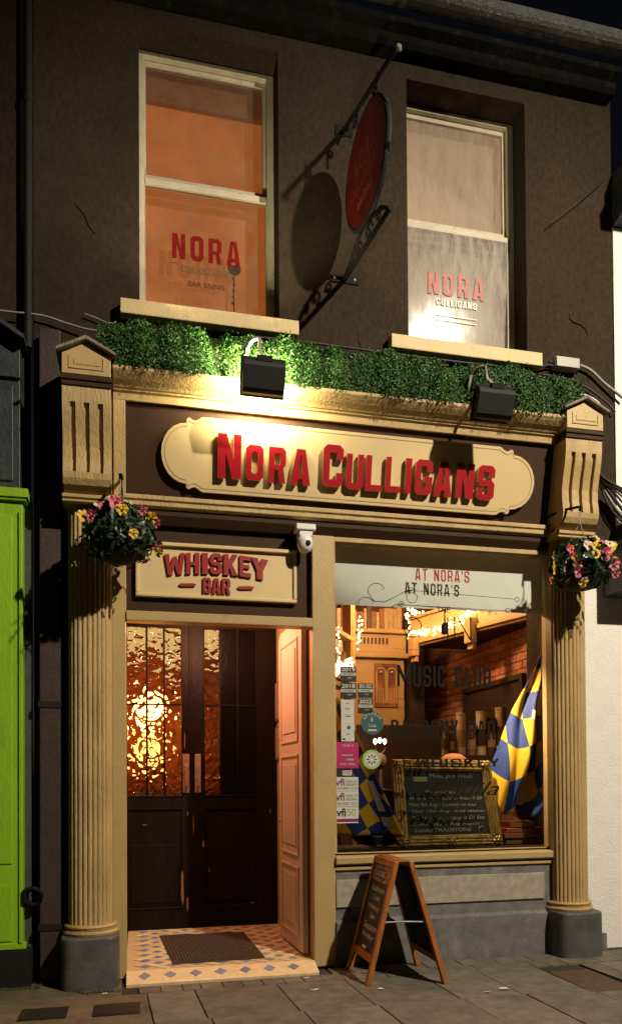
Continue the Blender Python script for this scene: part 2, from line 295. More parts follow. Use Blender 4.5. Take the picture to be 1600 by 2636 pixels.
def inst(name, me, loc, parent, rot=(0, 0, 0), sc=(1, 1, 1)):
    o = bpy.data.objects.new(name, me); COL.objects.link(o); o.location = loc; o.rotation_euler = rot; o.scale = sc
    if parent is not None: setp(o, parent)
    return o

# ---------------------------------------------------------------- lettering
def curve_mesh(loops, depth):
    cu = bpy.data.curves.new('tmp', 'CURVE'); cu.dimensions = '2D'; cu.fill_mode = 'BOTH'; cu.extrude = depth / 2
    for lp in loops:
        sp = cu.splines.new('POLY'); sp.points.add(len(lp) - 1); sp.use_cyclic_u = True
        for q, p in zip(sp.points, lp): q.co = (p[0], p[1], 0, 1)
    return conv(cu)
def conv(cu):
    o = bpy.data.objects.new('tmp', cu); COL.objects.link(o)
    dg = bpy.context.evaluated_depsgraph_get(); me = bpy.data.meshes.new_from_object(o.evaluated_get(dg), depsgraph=dg)
    bpy.data.objects.remove(o); bpy.data.curves.remove(cu); me.materials.clear(); return me
def glyph(ch, w, t, c=0.12):
    h = 0.42; g = 1 - h
    oct_ = lambda a, b, x0, x1, k: [(x0 + k, a), (x0, a + k), (x0, b - k), (x0 + k, b), (x1 - k, b), (x1, b - k), (x1, a + k), (x1 - k, a)]
    i = min(c * 0.55, (w - 2 * t) * 0.4)
    if ch == 'N': return [[(0, 0), (0, 1), (t * 1.15, 1), (w - t, 0.42), (w - t, 1), (w, 1), (w, 0), (w - t * 1.15, 0), (t, 0.58), (t, 0)]]
    if ch == 'O': return [oct_(0, 1, 0, w, c), oct_(t, 1 - t, t, w - t, i)]
    if ch == 'D': return [[(0, 0), (0, 1), (w - c, 1), (w, 1 - c), (w, c), (w - c, 0)], [(t, t), (t, 1 - t), (w - t - i, 1 - t), (w - t, 1 - t - i), (w - t, t + i), (w - t - i, t)]]
    if ch == 'R': return [[(0, 0), (0, 1), (w - c, 1), (w, 1 - c), (w, 0.5), (w - c * 0.7, 0.42), (w, 0), (w - t, 0), (w - t * 1.35, 0.36), (t, 0.36), (t, 0)], [(t, 0.5), (t, 1 - t), (w - t, 1 - t), (w - t, 0.5)]]
    if ch == 'P': return [[(0, 0), (0, 1), (w - c, 1), (w, 1 - c), (w, 0.5), (w - c, 0.38), (t, 0.38), (t, 0)], [(t, 0.52), (t, 1 - t), (w - t, 1 - t), (w - t, 0.52)]]
    if ch == 'B': return [[(0, 0), (0, 1), (w - c, 1), (w, 1 - c), (w, 0.58), (w - 0.06, 0.51), (w, 0.44), (w, c), (w - c, 0)], [(t, 0.58), (t, 1 - t * 0.9), (w - t, 1 - t * 0.9), (w - t, 0.58)], [(t, t * 0.9), (t, 0.44), (w - t, 0.44), (w - t, t * 0.9)]]
    if ch == 'A': return [[(0, 0), (w * 0.28, 1), (w * 0.72, 1), (w, 0), (w - t * 1.05, 0), (w - t * 1.2, 0.17), (t * 1.2, 0.17), (t * 1.05, 0)], [(w * 0.5 - (w / 2 - t) * 0.62, 0.32), (w * 0.47, 0.82), (w * 0.53, 0.82), (w * 0.5 + (w / 2 - t) * 0.62, 0.32)]]
    if ch == 'C': return [[(c, 0), (0, c), (0, 1 - c), (c, 1), (w - c, 1), (w, 1 - c), (w, 0.66), (w - t, 0.66), (w - t, 1 - t), (t, 1 - t), (t, t), (w - t, t), (w - t, 0.34), (w, 0.34), (w, c), (w - c, 0)]]
    if ch == 'G': return [[(c, 0), (0, c), (0, 1 - c), (c, 1), (w - c, 1), (w, 1 - c), (w, 0.68), (w - t, 0.68), (w - t, 1 - t), (t, 1 - t), (t, t), (w - t, t), (w - t, 0.37), (w * 0.52, 0.37), (w * 0.52, 0.52), (w, 0.52), (w, c), (w - c, 0)]]
    if ch == 'U': return [[(c, 0), (0, c), (0, 1), (t, 1), (t, t), (w - t, t), (w - t, 1), (w, 1), (w, c), (w - c, 0)]]
    if ch == 'L': return [[(0, 0), (0, 1), (t, 1), (t, t), (w, t), (w, 0)]]
    if ch == 'I': return [[(0, 0), (0, 1), (w, 1), (w, 0)]]
    if ch == 'S': return [[(c, 0), (0, c), (0, 0.34), (t, 0.34), (t, t), (w - t, t), (w - t, 0.42), (c, 0.42), (0, 0.42 + c), (0, 1 - c), (c, 1), (w - c, 1), (w, 1 - c), (w, 0.66), (w - t, 0.66), (w - t, 1 - t), (t, 1 - t), (t, 0.58), (w - c, 0.58), (w, 0.58 - c), (w, c), (w - c, 0)]]
    if ch == 'W': return [[(0, 1), (t, 1), (0.27 * w, 0.38), (0.41 * w, 0.86), (0.59 * w, 0.86), (0.73 * w, 0.38), (w - t, 1), (w, 1), (0.83 * w, 0), (0.63 * w, 0), (0.5 * w, 0.46), (0.37 * w, 0), (0.17 * w, 0)]]
    if ch == 'H': return [[(0, 0), (0, 1), (t, 1), (t, 0.58), (w - t, 0.58), (w - t, 1), (w, 1), (w, 0), (w - t, 0), (w - t, 0.42), (t, 0.42), (t, 0)]]
    if ch == 'K': return [[(0, 0), (0, 1), (t, 1), (t, 0.62), (w - t * 1.2, 1), (w, 1), (w * 0.6, 0.53), (w, 0), (w - t * 1.25, 0), (w * 0.42, 0.36), (t, 0.28), (t, 0)]]
    if ch == 'E': return [[(0, 0), (0, 1), (w, 1), (w, 1 - t), (t, 1 - t), (t, 0.58), (w * 0.86, 0.58), (w * 0.86, 0.42), (t, 0.42), (t, t), (w, t), (w, 0)]]
    if ch == 'Y': return [[(w / 2 - t / 2, 0), (w / 2 - t / 2, 0.4), (0, 1), (t * 1.15, 1), (w / 2, 0.62), (w - t * 1.15, 1), (w, 1), (w / 2 + t / 2, 0.4), (w / 2 + t / 2, 0)]]
    if ch == 'M': return [[(0, 0), (0, 1), (t * 1.1, 1), (w / 2, 0.5), (w - t * 1.1, 1), (w, 1), (w, 0), (w - t, 0), (w - t, 0.62), (w / 2, 0.16), (t, 0.62), (t, 0)]]
    if ch == 'T': return [[(w / 2 - t / 2, 0), (w / 2 - t / 2, 1 - t), (0, 1 - t), (0, 1), (w, 1), (w, 1 - t), (w / 2 + t / 2, 1 - t), (w / 2 + t / 2, 0)]]
    if ch == "'": return [[(0, 0.72), (0, 1), (w, 1), (w, 0.72)]]
    return []
def block_loops(word, t=0.15, gap=0.13, wd=0.5):
    x = 0; out = []
    W = {'I': t, "'": t * 0.8, 'W': 0.82, 'M': 0.72, ' ': 0.28, 'A': wd * 1.08, 'L': wd * 0.85, 'E': wd * 0.85}
    for ch in word:
        ww = W.get(ch, wd)
        for lp in glyph(ch, ww, t): out.append([(p[0] + x, p[1]) for p in lp])
        x += ww + gap
    return out, x - gap
def fit_mesh(me, fn, x0, x1, z0, z1):
    """scale flat lettering (x,y,depth z) to the box x0..x1, z0..z1 and place with fn(u,v,w)"""
    xs = [v.co.x for v in me.vertices]; ys = [v.co.y for v in me.vertices]
    a, b, c, d = min(xs), max(xs), min(ys), max(ys)
    for v in me.vertices:
        u = x0 + (v.co.x - a) / max(b - a, 1e-6) * (x1 - x0); q = z0 + (v.co.y - c) / max(d - c, 1e-6) * (z1 - z0)
        v.co = fn(u, q, v.co.z)
    bm = bmesh.new(); bm.from_mesh(me); bmesh.ops.recalc_face_normals(bm, faces=bm.faces[:]); bm.to_mesh(me); bm.free()
    return me
def wallfn(y): return lambda u, v, w: (u, y - w, v)
def block_text(name, word, m, x0, x1, z0, z1, fn, parent, depth=0.002, t=0.15, gap=0.13, wd=0.5):
    lp, _ = block_loops(word, t, gap, wd); me = fit_mesh(curve_mesh(lp, depth), fn, x0, x1, z0, z1)
    return link(name, me, m, parent)
def font_text(name, s, m, x0, x1, z0, z1, fn, parent, depth=0.0016, bold=0.0, shear=0.0):
    cu = bpy.data.curves.new('tmp', 'FONT'); cu.body = s; cu.extrude = depth / 2; cu.offset = bold; cu.shear = shear; cu.resolution_u = 3
    me = conv(cu); fit_mesh(me, fn, x0, x1, z0, z1); return link(name, me, m, parent)

# ================================================================== ground
rd = MB(); rd.box(-60, 60, -60, -2.05, -0.30, -0.075); struct(rd.build('road', 'asphalt'))
pv = MB(); pv.box(-14, 18, -1.86, 4.0, -0.28, 0.022); PAV = struct(pv.build('pavement', 'joint'))
kb = MB()
for i in range(32): kb.box(-14 + i, -13.012 + i, -2.05, -1.865, -0.29, 0.038)
kb.build('kerb', 'stonelight', PAV, bevel=0.008)
def slab(x0, x1, y0, y1, m='slab', g=0.0038, sk=0.0, nm='paving_slab', dz=0.0):
    b = MB(); z1 = 0.04 + dz + random.uniform(-0.002, 0.002)
    c = [(x0 + g + sk * -y0, y0 + g), (x1 - g + sk * -y0, y0 + g), (x1 - g + sk * -y1, y1 - g), (x0 + g + sk * -y1, y1 - g)]
    b.pz(c, -0.01, z1); return b.build(nm, m, PAV, bevel=0.004)
sk = 0.05
rows = [(-0.49, -1.14), (-1.14, -1.85)]
xs0 = [-6.3 + 0.545 * i for i in range(30)]
xsA = [-3.1, -2.5, -1.9, -1.3, 0.04, 0.36, 0.93, 1.42, 2.0, 2.44, 2.92, 3.45, 4.0, 4.6, 5.2, 5.8]
for ri, (ya, yb) in enumerate(rows):
    for a, b in zip(xsA[:-1], xsA[1:]):
        if a == -1.3: continue
        if ri == 0 and a == 2.92:
            slab(3.30, 3.45, yb, ya, sk=sk); continue
        slab(a + (0.0 if ri == 0 or a < 0.3 else 0.02), b + (0.0 if ri == 0 or b < 0.3 else 0.02), yb, ya, sk=sk)
slab(-1.30, 0.04, -1.85, -0.50, 'slab2', sk=sk, nm='concrete_patch')
slab(-1.30, -0.10, -0.50, -0.05, 'slab2', nm='concrete_patch', g=0.002)
# narrow row of setts along the shopfront
x = -0.06; k = 0
while x < 6:
    wd_ = random.uniform(0.125, 0.165)
    slab(x + 0.05, x + wd_ + 0.05, -0.482, -0.325, 'slab', g=0.0025, sk=sk, nm='paving_sett')
    if x > 1.30: slab(x + 0.02, x + wd_ + 0.02, -0.322, -0.15, 'slab', g=0.0025, nm='paving_sett')
    x += wd_
cv = thing('cellar_cover', 'rectangular dark iron cover set in pavement, nearest the lime green shopfront', 'cover', (-0.55, -0.81, 0.04), 'iron covers in pavement')
def cover(root, x0, x1, y0, y1):
    b = MB(); b.box(x0, x1, y0, y1, 0.0, 0.046); b.build('plate', 'cover', root)
    b = MB(); n = 9
    for i in range(n):
        xx = x0 + 0.015 + (x1 - x0 - 0.03) * i / n; b.box(xx, xx + (x1 - x0) / n * 0.5, y0 + 0.015, y1 - 0.015, 0.046, 0.0495)
    b.build('tread_ribs', 'cover', root)
cover(cv, -0.70, -0.42, -0.93, -0.70)
cv = thing('cellar_cover', 'rectangular dark iron cover set in pavement, in front of the left fluted column', 'cover', (-0.13, -0.83, 0.04), 'iron covers in pavement'); cover(cv, -0.265, 0.02, -0.95, -0.71)
cv = thing('cellar_cover', 'rectangular dark iron cover at the very left edge of the pavement', 'cover', (-1.0, -0.83, 0.04), 'iron covers in pavement'); cover(cv, -1.1, -0.87, -0.95, -0.71)
cv = thing('access_cover', 'rust brown access cover in pavement in front of the right column', 'cover', (3.1, -0.95, 0.04))
b = MB(); b.box(2.96, 3.29, -1.22, -0.68, 0.0, 0.043); b.build('plate', mat('rusty_cover', (0.085, 0.05, 0.03), 0.75, 0.3, 30, 0.5, 120), cv, bevel=0.003)
# litter / gum spots
for i, (x, y, rr, lab) in enumerate([(-0.21, -0.47, 0.035, 'white cigarette butt on pavement by left column base'), (1.19, -0.42, 0.04, 'white cigarette butt on pavement in front of porch step'), (1.62, -0.81, 0.045, 'crumpled pale paper scrap beside the sandwich board foot'), (2.42, -1.02, 0.055, 'torn pale paper litter in the middle of the pavement'), (3.40, -1.12, 0.03, 'small white litter scrap near right edge of pavement'), (1.18, -0.72, 0.04, 'flattened pale gum ring on pavement left of sandwich board'), (2.28, -1.06, 0.035, 'curled pale leaf scrap left of the torn litter')]):
    b = MB(); n = 7
    if 'butt' in lab: b.tube([(x - rr / 2, y, 0.048), (x + rr / 2, y + 0.006, 0.048)], 0.004, 6)
    else:
        V = [(x, y, 0.047)] + [(x + rr * random.uniform(0.4, 1) * math.cos(a), y + rr * 0.6 * random.uniform(0.5, 1) * math.sin(a), 0.044 + random.uniform(0, 0.008)) for a in [2 * math.pi * j / n for j in range(n)]]
        b.add(V, [(0, 1 + j, 1 + (j + 1) % n) for j in range(n)])
    tag(b.build('litter', 'stkwhite'), lab, 'litter', 'litter on the pavement')
# weeds along the foot of the walls
b = MB()
for i in range(420):
    t = random.random(); x, y = (-0.72 + t * 0.62, -0.12 - 0.30 * max(0, min(1, (t - 0.25) * 3)))
    if random.random() < 0.4: x = random.uniform(-1.0, -0.65); y = -0.2
    h = random.uniform(0.008, 0.03); a = random.uniform(0, 6.28); y += random.uniform(-0.02, 0.02)
    b.add([(x - 0.003, y, 0.04), (x + 0.003, y, 0.04), (x + math.cos(a) * h * 0.6, y + math.sin(a) * h * 0.6, 0.04 + h)], [(0, 1, 2)])
tag(b.build('weeds', 'moss'), 'low weeds and moss along the foot of the walls', 'weeds', kind='stuff')

# ================================================================== PUB BUILDING
PUB = thing('pub_building', 'brown rendered two storey pub with cream shopfront and red lettering', 'building', (1.6, 0.0, 0.04))
WX0, WX1, WT = -0.715, 4.045, 7.50
HO = [(0.035, 1.10, 5.03, 7.20), (2.165, 3.225, 5.03, 7.20)]
b = MB()
ys0, ys1 = 0.0, 0.42
b.box(WX0, HO[0][0], ys0, ys1, 4.20, WT); b.box(HO[0][1], HO[1][0], ys0, ys1, 4.20, WT); b.box(HO[1][1], WX1, ys0, ys1, 4.20, WT)
for (x0, x1, z0, z1) in HO: b.box(x0, x1, ys0, ys1, 4.20, z0); b.box(x0, x1, ys0, ys1, z1, WT)
b.box(WX0, -0.14, 0.0, 0.42, 0.0, 4.20); b.box(3.42, 3.64, 0.0, 0.42, 0.0, 4.20); b.box(3.64, WX1, 0.0, 0.42, 3.42, 4.20)
b.build('wall', 'render', PUB)
# hairline cracks in the render
def strip(name, pts, wd, m, y, parent):
    b = MB(); V = []; n = len(pts)
    for i, (x, z) in enumerate(pts):
        q = 0.6 * wd * (0.35 + 0.65 * math.sin(math.pi * (i + 0.5) / n)) / 2
        V += [(x - q * 0.7, y, z - q), (x + q * 0.7, y, z + q)]
    b.add(V, [(2 * i, 2 * i + 2, 2 * i + 3, 2 * i + 1) for i in range(n - 1)]); return b.build(name, m, parent)
strip('crack', [(3.62, 5.46), (3.625, 5.41), (3.66, 5.38), (3.72, 5.37), (3.77, 5.345), (3.80, 5.29)], 0.018, 'crack', -0.003, PUB)
strip('crack', [(1.74, 5.05), (1.735, 4.99), (1.76, 4.95), (1.765, 4.90)], 0.008, 'crack', -0.003, PUB)
strip('crack', [(-0.42, 5.72), (-0.36, 5.66), (-0.33, 5.58), (-0.28, 5.52)], 0.012, 'crack', -0.003, PUB)
strip('crack', [(3.80, 5.02), (3.78, 4.95), (3.80, 4.88)], 0.008, 'crack', -0.003, PUB)
# ---- eaves and gutter
b = MB()
b.px([(-0.001, 7.18 + 0.16), (-0.10, 7.34), (-0.13, 7.37), (-0.13, 7.42), (-0.20, 7.45), (-0.20, 7.50), (-0.001, 7.50)], -3.0, 4.02); b.build('eaves_moulding', 'gutter', PUB, bevel=0.004)
b = MB(); pr = []
for i in range(9):
    a = math.pi + math.pi * i / 8; pr.append((-0.27 + 0.085 * math.cos(a), 7.60 + 0.075 * math.sin(a)))
pr += [(-0.185, 7.63), (-0.195, 7.63), (-0.20, 7.60), (-0.27, 7.54), (-0.34, 7.60), (-0.345, 7.63), (-0.365, 7.63)]
b.px(pr, -3.0, 4.05); b.build('gutter', mat('gutter_front_paint', (0.05, 0.046, 0.040), 0.5, 0.4, 14, 0.4, 60, col2=(0.13, 0.12, 0.10), c2scale=11, c2lo=0.55, c2hi=0.72), PUB)
b = MB(); b.px([(-0.20, 7.502), (-0.17, 7.502), (3.0, 9.6), (2.97, 9.63)], -3.0, 4.03); b.build('roof', 'slate', PUB)

# ---- sash windows
def sash(x0, x1, z0, z1, glassU, glassL, tiltL=0.0):
    f = MB(); yf = 0.22; s1 = 0.04
    f.box(x0, x0 + s1, yf - 0.012, yf + 0.09, z0, z1); f.box(x1 - 0.055, x1, yf - 0.012, yf + 0.09, z0, z1); f.box(x0 + s1, x1 - 0.055, yf - 0.012, yf + 0.09, z1 - 0.035, z1)
    fr = f.build('window', 'sash', PUB, bevel=0.004)
    zm = z0 + (z1 - z0) * 0.535; xa, xb = x0 + s1 + 0.001, x1 - 0.056
    u = MB(); u.box(xa, xa + 0.012, yf + 0.03, yf + 0.065, zm, z1 - 0.036); u.box(xb - 0.028, xb, yf + 0.03, yf + 0.065, zm, z1 - 0.036); u.box(xa + 0.012, xb - 0.028, yf + 0.03, yf + 0.065, z1 - 0.075, z1 - 0.036); u.box(xa + 0.012, xb - 0.028, yf + 0.03, yf + 0.065, zm, zm + 0.055)
    u.build('upper_sash', 'sash', fr, bevel=0.003)
    l = MB(); l.box(xa, xa + 0.006, yf - 0.012, yf + 0.025, z0, zm - 0.004); l.box(xb - 0.012, xb, yf - 0.012, yf + 0.025, z0, zm - 0.004); l.box(xa + 0.006, xb - 0.012, yf - 0.016, yf + 0.025, zm - 0.055, zm - 0.004)
    l.build('lower_sash', 'sash', fr, bevel=0.003)
    g = MB(); g.box(xa + 0.012, xb - 0.028, yf + 0.046, yf + 0.05, zm + 0.055, z1 - 0.075); g.build('pane', glassU, fr)
    g = MB(); g.box(xa + 0.006, xb - 0.012, yf + 0.004, yf + 0.008, z0 + 0.0, zm - 0.055)
    if tiltL:
        zc = (z0 + zm) / 2
        g.xf(lambda p: (p.x, p.y - math.tan(tiltL) * (p.z - zc), p.z))
    g.build('pane', glassL, fr)
    return fr, xa, xb, zm
# left window
fr, xa, xb, zm = sash(0.035, 1.10, 5.033, 7.19, 'glassL', 'glassL')
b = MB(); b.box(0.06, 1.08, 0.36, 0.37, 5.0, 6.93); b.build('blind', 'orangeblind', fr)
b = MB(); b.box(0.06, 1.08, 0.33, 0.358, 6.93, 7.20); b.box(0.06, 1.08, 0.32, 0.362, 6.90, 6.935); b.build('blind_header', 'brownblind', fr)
yl = wallfn(0.2215)
block_text('lettering', 'NORA', mat('backlit_red_vinyl', (0.20, 0.010, 0.010), 0.9, 0.15, 30, 0, spec=0.1), 0.288, 0.826, 5.59, 5.79, yl, fr, t=0.17, gap=0.20)
block_text('lettering', 'CULLIGANS', mat('worn_grey_vinyl', (0.19, 0.115, 0.06), 0.9, 0.35, 60, 0, spec=0.1), 0.36, 0.73, 5.49, 5.545, yl, fr, t=0.16)
font_text('lettering', 'BAR ENNIS', mat('dark_red_vinyl', (0.09, 0.012, 0.01), 0.8, 0.2, 30, 0), 0.41, 0.70, 5.385, 5.425, yl, fr)
b = MB(); b.box(0.285, 0.335, 0.2205, 0.2225, 5.55, 5.556); b.build('dash_mark', 'stkpurple', fr)
ro = thing('dried_rose', 'dark red rose on a thin stem standing inside the orange upstairs window', 'flower', (0.78, 0.27, 5.24))
b = MB(); b.tube([(0.778, 0.285, 5.10), (0.781, 0.283, 5.3), (0.778, 0.28, 5.45), (0.783, 0.28, 5.57)], 0.006, 6)
for i in range(5): b.ball((0.78 + random.uniform(-0.012, 0.012), 0.28, 5.33 + i * 0.05), 0.011, 6, 4)
b.build('stem', mat('dark_stem', (0.045, 0.010, 0.007), 0.8, 0.2, 30, 0), ro)
b = MB(); b.ball((0.785, 0.28, 5.60), 0.05, 10, 7, 0, (1.05, 0.7, 0.72)); b.ball((0.812, 0.275, 5.615), 0.028, 8, 6); b.ball((0.755, 0.277, 5.61), 0.026, 8, 6); b.build('bloom', mat('dark_red_petal', (0.085, 0.006, 0.008), 0.6, 0.4, 50, 0.3, 80), ro, smooth=True)
# right window
fr, xa, xb, zm = sash(2.165, 3.225, 5.033, 7.19, glassmat('hazy_sash_glass', refl=0.4, rough=0.10, dirt=0.20, dirtcol=(0.50, 0.43, 0.34), streak=True), 'glassR', R(3.3))
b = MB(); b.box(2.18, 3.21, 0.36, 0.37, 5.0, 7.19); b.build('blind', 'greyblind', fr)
yr = lambda u, v, w: (u, 0.2185 - math.tan(R(3.3)) * (v - 5.583) - w, v)
block_text('lettering', 'NORA', mat('faded_red_vinyl', (0.42, 0.10, 0.08), 0.5, 0.2, 30, 0), 2.425, 2.94, 5.605, 5.79, yr, fr, t=0.17, gap=0.20)
block_text('lettering', 'CULLIGANS', 'vinylwhite', 2.50, 2.875, 5.52, 5.575, yr, fr, t=0.17)
b = MB()
for z in (5.43, 5.39): b.box(2.50, 2.875, -0.001, 0.001, z, z + 0.009)
b.xf(lambda p: (p.x, 0.2185 - math.tan(R(3.3)) * (p.z - 5.583) + p.y, p.z)); b.build('lettering_rule', 'vinylwhite', fr)
# dark rooms behind the upstairs windows
for x0, x1 in ((0.0, 1.14), (2.13, 3.26)):
    b = MB(); b.box(x0, x1, 0.425, 0.46, 4.9, 7.3); b.build('back_board', 'intdark', PUB)
# sills
for x0, x1 in ((-0.105, 1.235), (1.985, 3.31)):
    b = MB(); b.px([(-0.10, 4.91), (-0.10, 5.022), (0.0, 5.034), (0.205, 5.036), (0.205, 4.93), (0.0, 4.92), (-0.02, 4.905)], x0, x1)
    b.build('window_sill', 'sill', PUB, bevel=0.008)

# ---- stone plinth under shop window
b = MB(); b.box(1.49, 3.36, -0.10, 0.25, 0.0, 0.772); b.box(1.49, 3.36, -0.135, -0.10, 0.0, 0.372); b.px([(-0.135, 0.372), (-0.10, 0.372), (-0.10, 0.395)], 1.49, 3.36); PL = b.build('plinth', 'stone', PUB, bevel=0.004)
b = MB(); b.box(1.495, 3.262, -0.116, -0.102, 0.487, 0.70); b.build('plinth_panel', 'stonelight', PL, bevel=0.004)
# ---- columns
def column(cx):
    col = MB(); prof = []; n = 13; hw, dp = 0.152, 0.135
    for i in range(n):
        for j in range(6):
            u = (i + j / 6.0) / n; a = math.pi * u; q = math.sin(math.pi * (j / 6.0)) ** 0.6
            r = 0.90 + 0.10 * q
            prof.append((cx - hw * math.cos(a) * r, -0.12 - dp * (max(0.0, math.sin(a)) ** 0.8) * r))
    prof.append((cx + hw * 0.9, -0.12)); prof += [(cx + hw * 0.9, 0.0), (cx - hw * 0.9, 0.0)]
    col.pz(prof, 0.455, 3.42); o = col.build('column', 'creamdirt', PUB)
    ring = MB()
    for (z0, z1, e) in ((0.396, 0.428, 0.040), (0.428, 0.442, 0.022), (0.442, 0.466, 0.030)):
        pr = [(hw + e, z0), (hw + e + 0.006, (z0 + z1) / 2), (hw + e, z1)]
        ring.lathe(pr, (cx, -0.10, 0), 28, math.pi, 2 * math.pi, 0, 1, (dp + 0.02 + e) / (hw + e))
    ring.build('base_ring', 'creamdirt', o, smooth=False)
    bl = MB(); P = []; hx, y0, y1 = 0.198, 0.0, -0.355
    for i in range(25):
        a = math.pi * i / 24; ca, sa = math.cos(a), math.sin(a)
        P.append((cx - hx * math.copysign(abs(ca) ** 0.35, ca), -0.10 - 0.25 * (abs(sa) ** 0.45)))
    P = [(cx - hx, 0.0)] + P + [(cx + hx, 0.0)]
    bl.pz(P, 0.0, 0.395); bl.build('plinth_block', 'stonedark', o, bevel=0.012)
    # console bracket with three flutes
    x0, x1 = cx - 0.165, cx + 0.155
    def prof(rec):
        pts = []; zs = [3.475, 3.49, 3.52, 3.56, 3.60, 3.64, 3.70, 3.78, 3.86, 3.94, 4.00, 4.06, 4.10, 4.165]
        yy = [-0.24, -0.30, -0.345, -0.368, -0.375, -0.372, -0.362, -0.362, -0.378, -0.400, -0.415, -0.424, -0.426, -0.428]
        P = list(zip(yy, zs))
        if rec:
            Q = []
            for (y, z) in P:
                Q.append((y + (0.03 if 3.60 <= z <= 4.06 else 0.0), z))
            out = []
            for i, q in enumerate(Q):
                if abs(P[i][1] - 3.60) < 1e-6: out.append((P[i][0], 3.60)); out.append((q[0], 3.601))
                elif abs(P[i][1] - 4.06) < 1e-6: out.append((q[0], 4.059)); out.append((P[i][0], 4.06))
                else: out.append(q)
            P = out
        return [(0.0, 3.475)] + P + [(0.0, 4.165)]
    cn = MB(); sw = 0.036; cs = [x0 + (x1 - x0) * k for k in (0.215, 0.5, 0.785)]; edges = [x0]
    for c in cs: edges += [c - sw / 2, c + sw / 2]
    edges.append(x1)
    for i in range(len(edges) - 1): cn.px(prof(i % 2 == 1), edges[i], edges[i + 1])
    co = cn.build('console', 'creamdirt', PUB)
    mo = MB()
    for (z0, z1, y) in ((3.42, 3.436, -0.30), (3.436, 3.448, -0.285), (3.448, 3.474, -0.305)): mo.box(x0 - 0.012, x1 + 0.012, y, 0.0, z0, z1)
    mo.build('lower_mould', 'cream', co, bevel=0.004)
    mo = MB()
    for (z0, z1, y, e) in ((4.166, 4.200, -0.440, 0.004), (4.200, 4.214, -0.452, 0.012), (4.214, 4.238, -0.442, 0.006)): mo.box(x0 - e, x1 + e, y, 0.0, z0, z1)
    mo.build('upper_mould', 'brown', co, bevel=0.004)
    pe = MB(); pe.py([(x0, 4.239), (x1, 4.239), (x1, 4.375), ((x0 + x1) / 2, 4.462), (x0, 4.375)], -0.446, -0.02); pe.build('pediment', 'cream', co, bevel=0.003)
    rf = MB(); xm = (x0 + x1) / 2
    rf.py([(x0 - 0.035, 4.372), (x0 - 0.035, 4.392), (xm, 4.494), (xm, 4.468)], -0.485, -0.01); rf.py([(x1 + 0.035, 4.372), (xm, 4.4675), (xm, 4.4935), (x1 + 0.035, 4.392)], -0.485, -0.01)
    rf.build('pediment_capping', 'lead', co, bevel=0.003)
    tr = MB(); a0, a1 = x0 + 0.045, x1 - 0.045
    tr.box(a0, a1, -0.452, -0.446, 4.275, 4.283); tr.box(a0, a0 + 0.007, -0.452, -0.446, 4.283, 4.36); tr.box(a0 + 0.035, a1 - 0.02, -0.450, -0.446, 4.305, 4.309); tr.box(a0 + 0.035, a0 + 0.039, -0.450, -0.446, 4.309, 4.345)
    tr.box(a1 - 0.006, a1, -0.452, -0.446, 4.283, 4.36); tr.build('pediment_trim', 'creamdirt', co)
    return o
column(-0.317); column(3.478)
# ---- door posts, lintel, transom
b = MB(); b.box(-0.168, -0.068, -0.11, 0.0, 0.045, 3.30); b.build('door_post', 'cream', PUB, bevel=0.005)
b = MB(); b.box(1.322, 1.49, -0.115, 0.0, 0.045, 3.36); b.build('door_post', 'cream', PUB, bevel=0.005)
b = MB(); b.box(-0.067, 1.321, -0.125, 0.0, 2.645, 2.715); b.build('lintel', 'cream', PUB, bevel=0.005)
b = MB(); b.box(-0.067, 1.321, -0.055, 0.02, 2.716, 3.36); b.build('transom_panel', 'brown', PUB)
b = MB(); b.box(-0.17, 3.33, -0.10, 0.0, 3.362, 3.46); b.px([(-0.10, 3.365), (-0.14, 3.42), (-0.14, 3.46), (-0.10, 3.46)], -0.17, 3.33); b.build('header', 'brown', PUB, bevel=0.004)
# whiskey bar sign
WS = thing('whiskey_bar_sign', 'cream board reading WHISKEY BAR in red above the dark double door', 'sign', (0.6, -0.08, 2.83))
b = MB(); b.box(0.0, 1.205, -0.082, -0.056, 2.83, 3.235); b.build('board', 'creamflat', WS, bevel=0.004)
b = MB(); b.box(0.0, 1.205, -0.112, -0.082, 3.207, 3.235); b.box(0.0, 1.205, -0.100, -0.082, 2.83, 2.856); b.box(0.0, 0.026, -0.100, -0.082, 2.856, 3.207); b.box(1.179, 1.205, -0.100, -0.082, 2.856, 3.207); b.build('moulded_frame', 'creamflat', WS, bevel=0.006)
arc = lambda x: 3.0 + 0.030 * (1 - ((x - 0.60) / 0.39) ** 2)
for ch, x0, x1 in (('W', 0.208, 0.358), ('H', 0.366, 0.464), ('I', 0.483, 0.527), ('S', 0.542, 0.634), ('K', 0.645, 0.752), ('E', 0.764, 0.850), ('Y', 0.852, 0.985)):
    lp = glyph(ch, {'W': 0.86, 'I': 0.27}.get(ch, 0.58), {'I': 0.27}.get(ch, 0.2), 0.14); me = curve_mesh(lp, 0.018)
    base = lambda u, v, w_: (u, -0.092 - w_, arc(u) - 0.012 + v)
    link('letter', fit_mesh(me, base, x0, x1, 0.0, 0.158), 'redsign', WS)
for ch, x0, x1 in (('B', 0.490, 0.551), ('A', 0.556, 0.624), ('R', 0.632, 0.694)):
    me = curve_mesh(glyph(ch, 0.52, 0.18, 0.12), 0.018); link('letter', fit_mesh(me, wallfn(-0.092), x0, x1, 2.873, 2.988), 'redsign', WS)
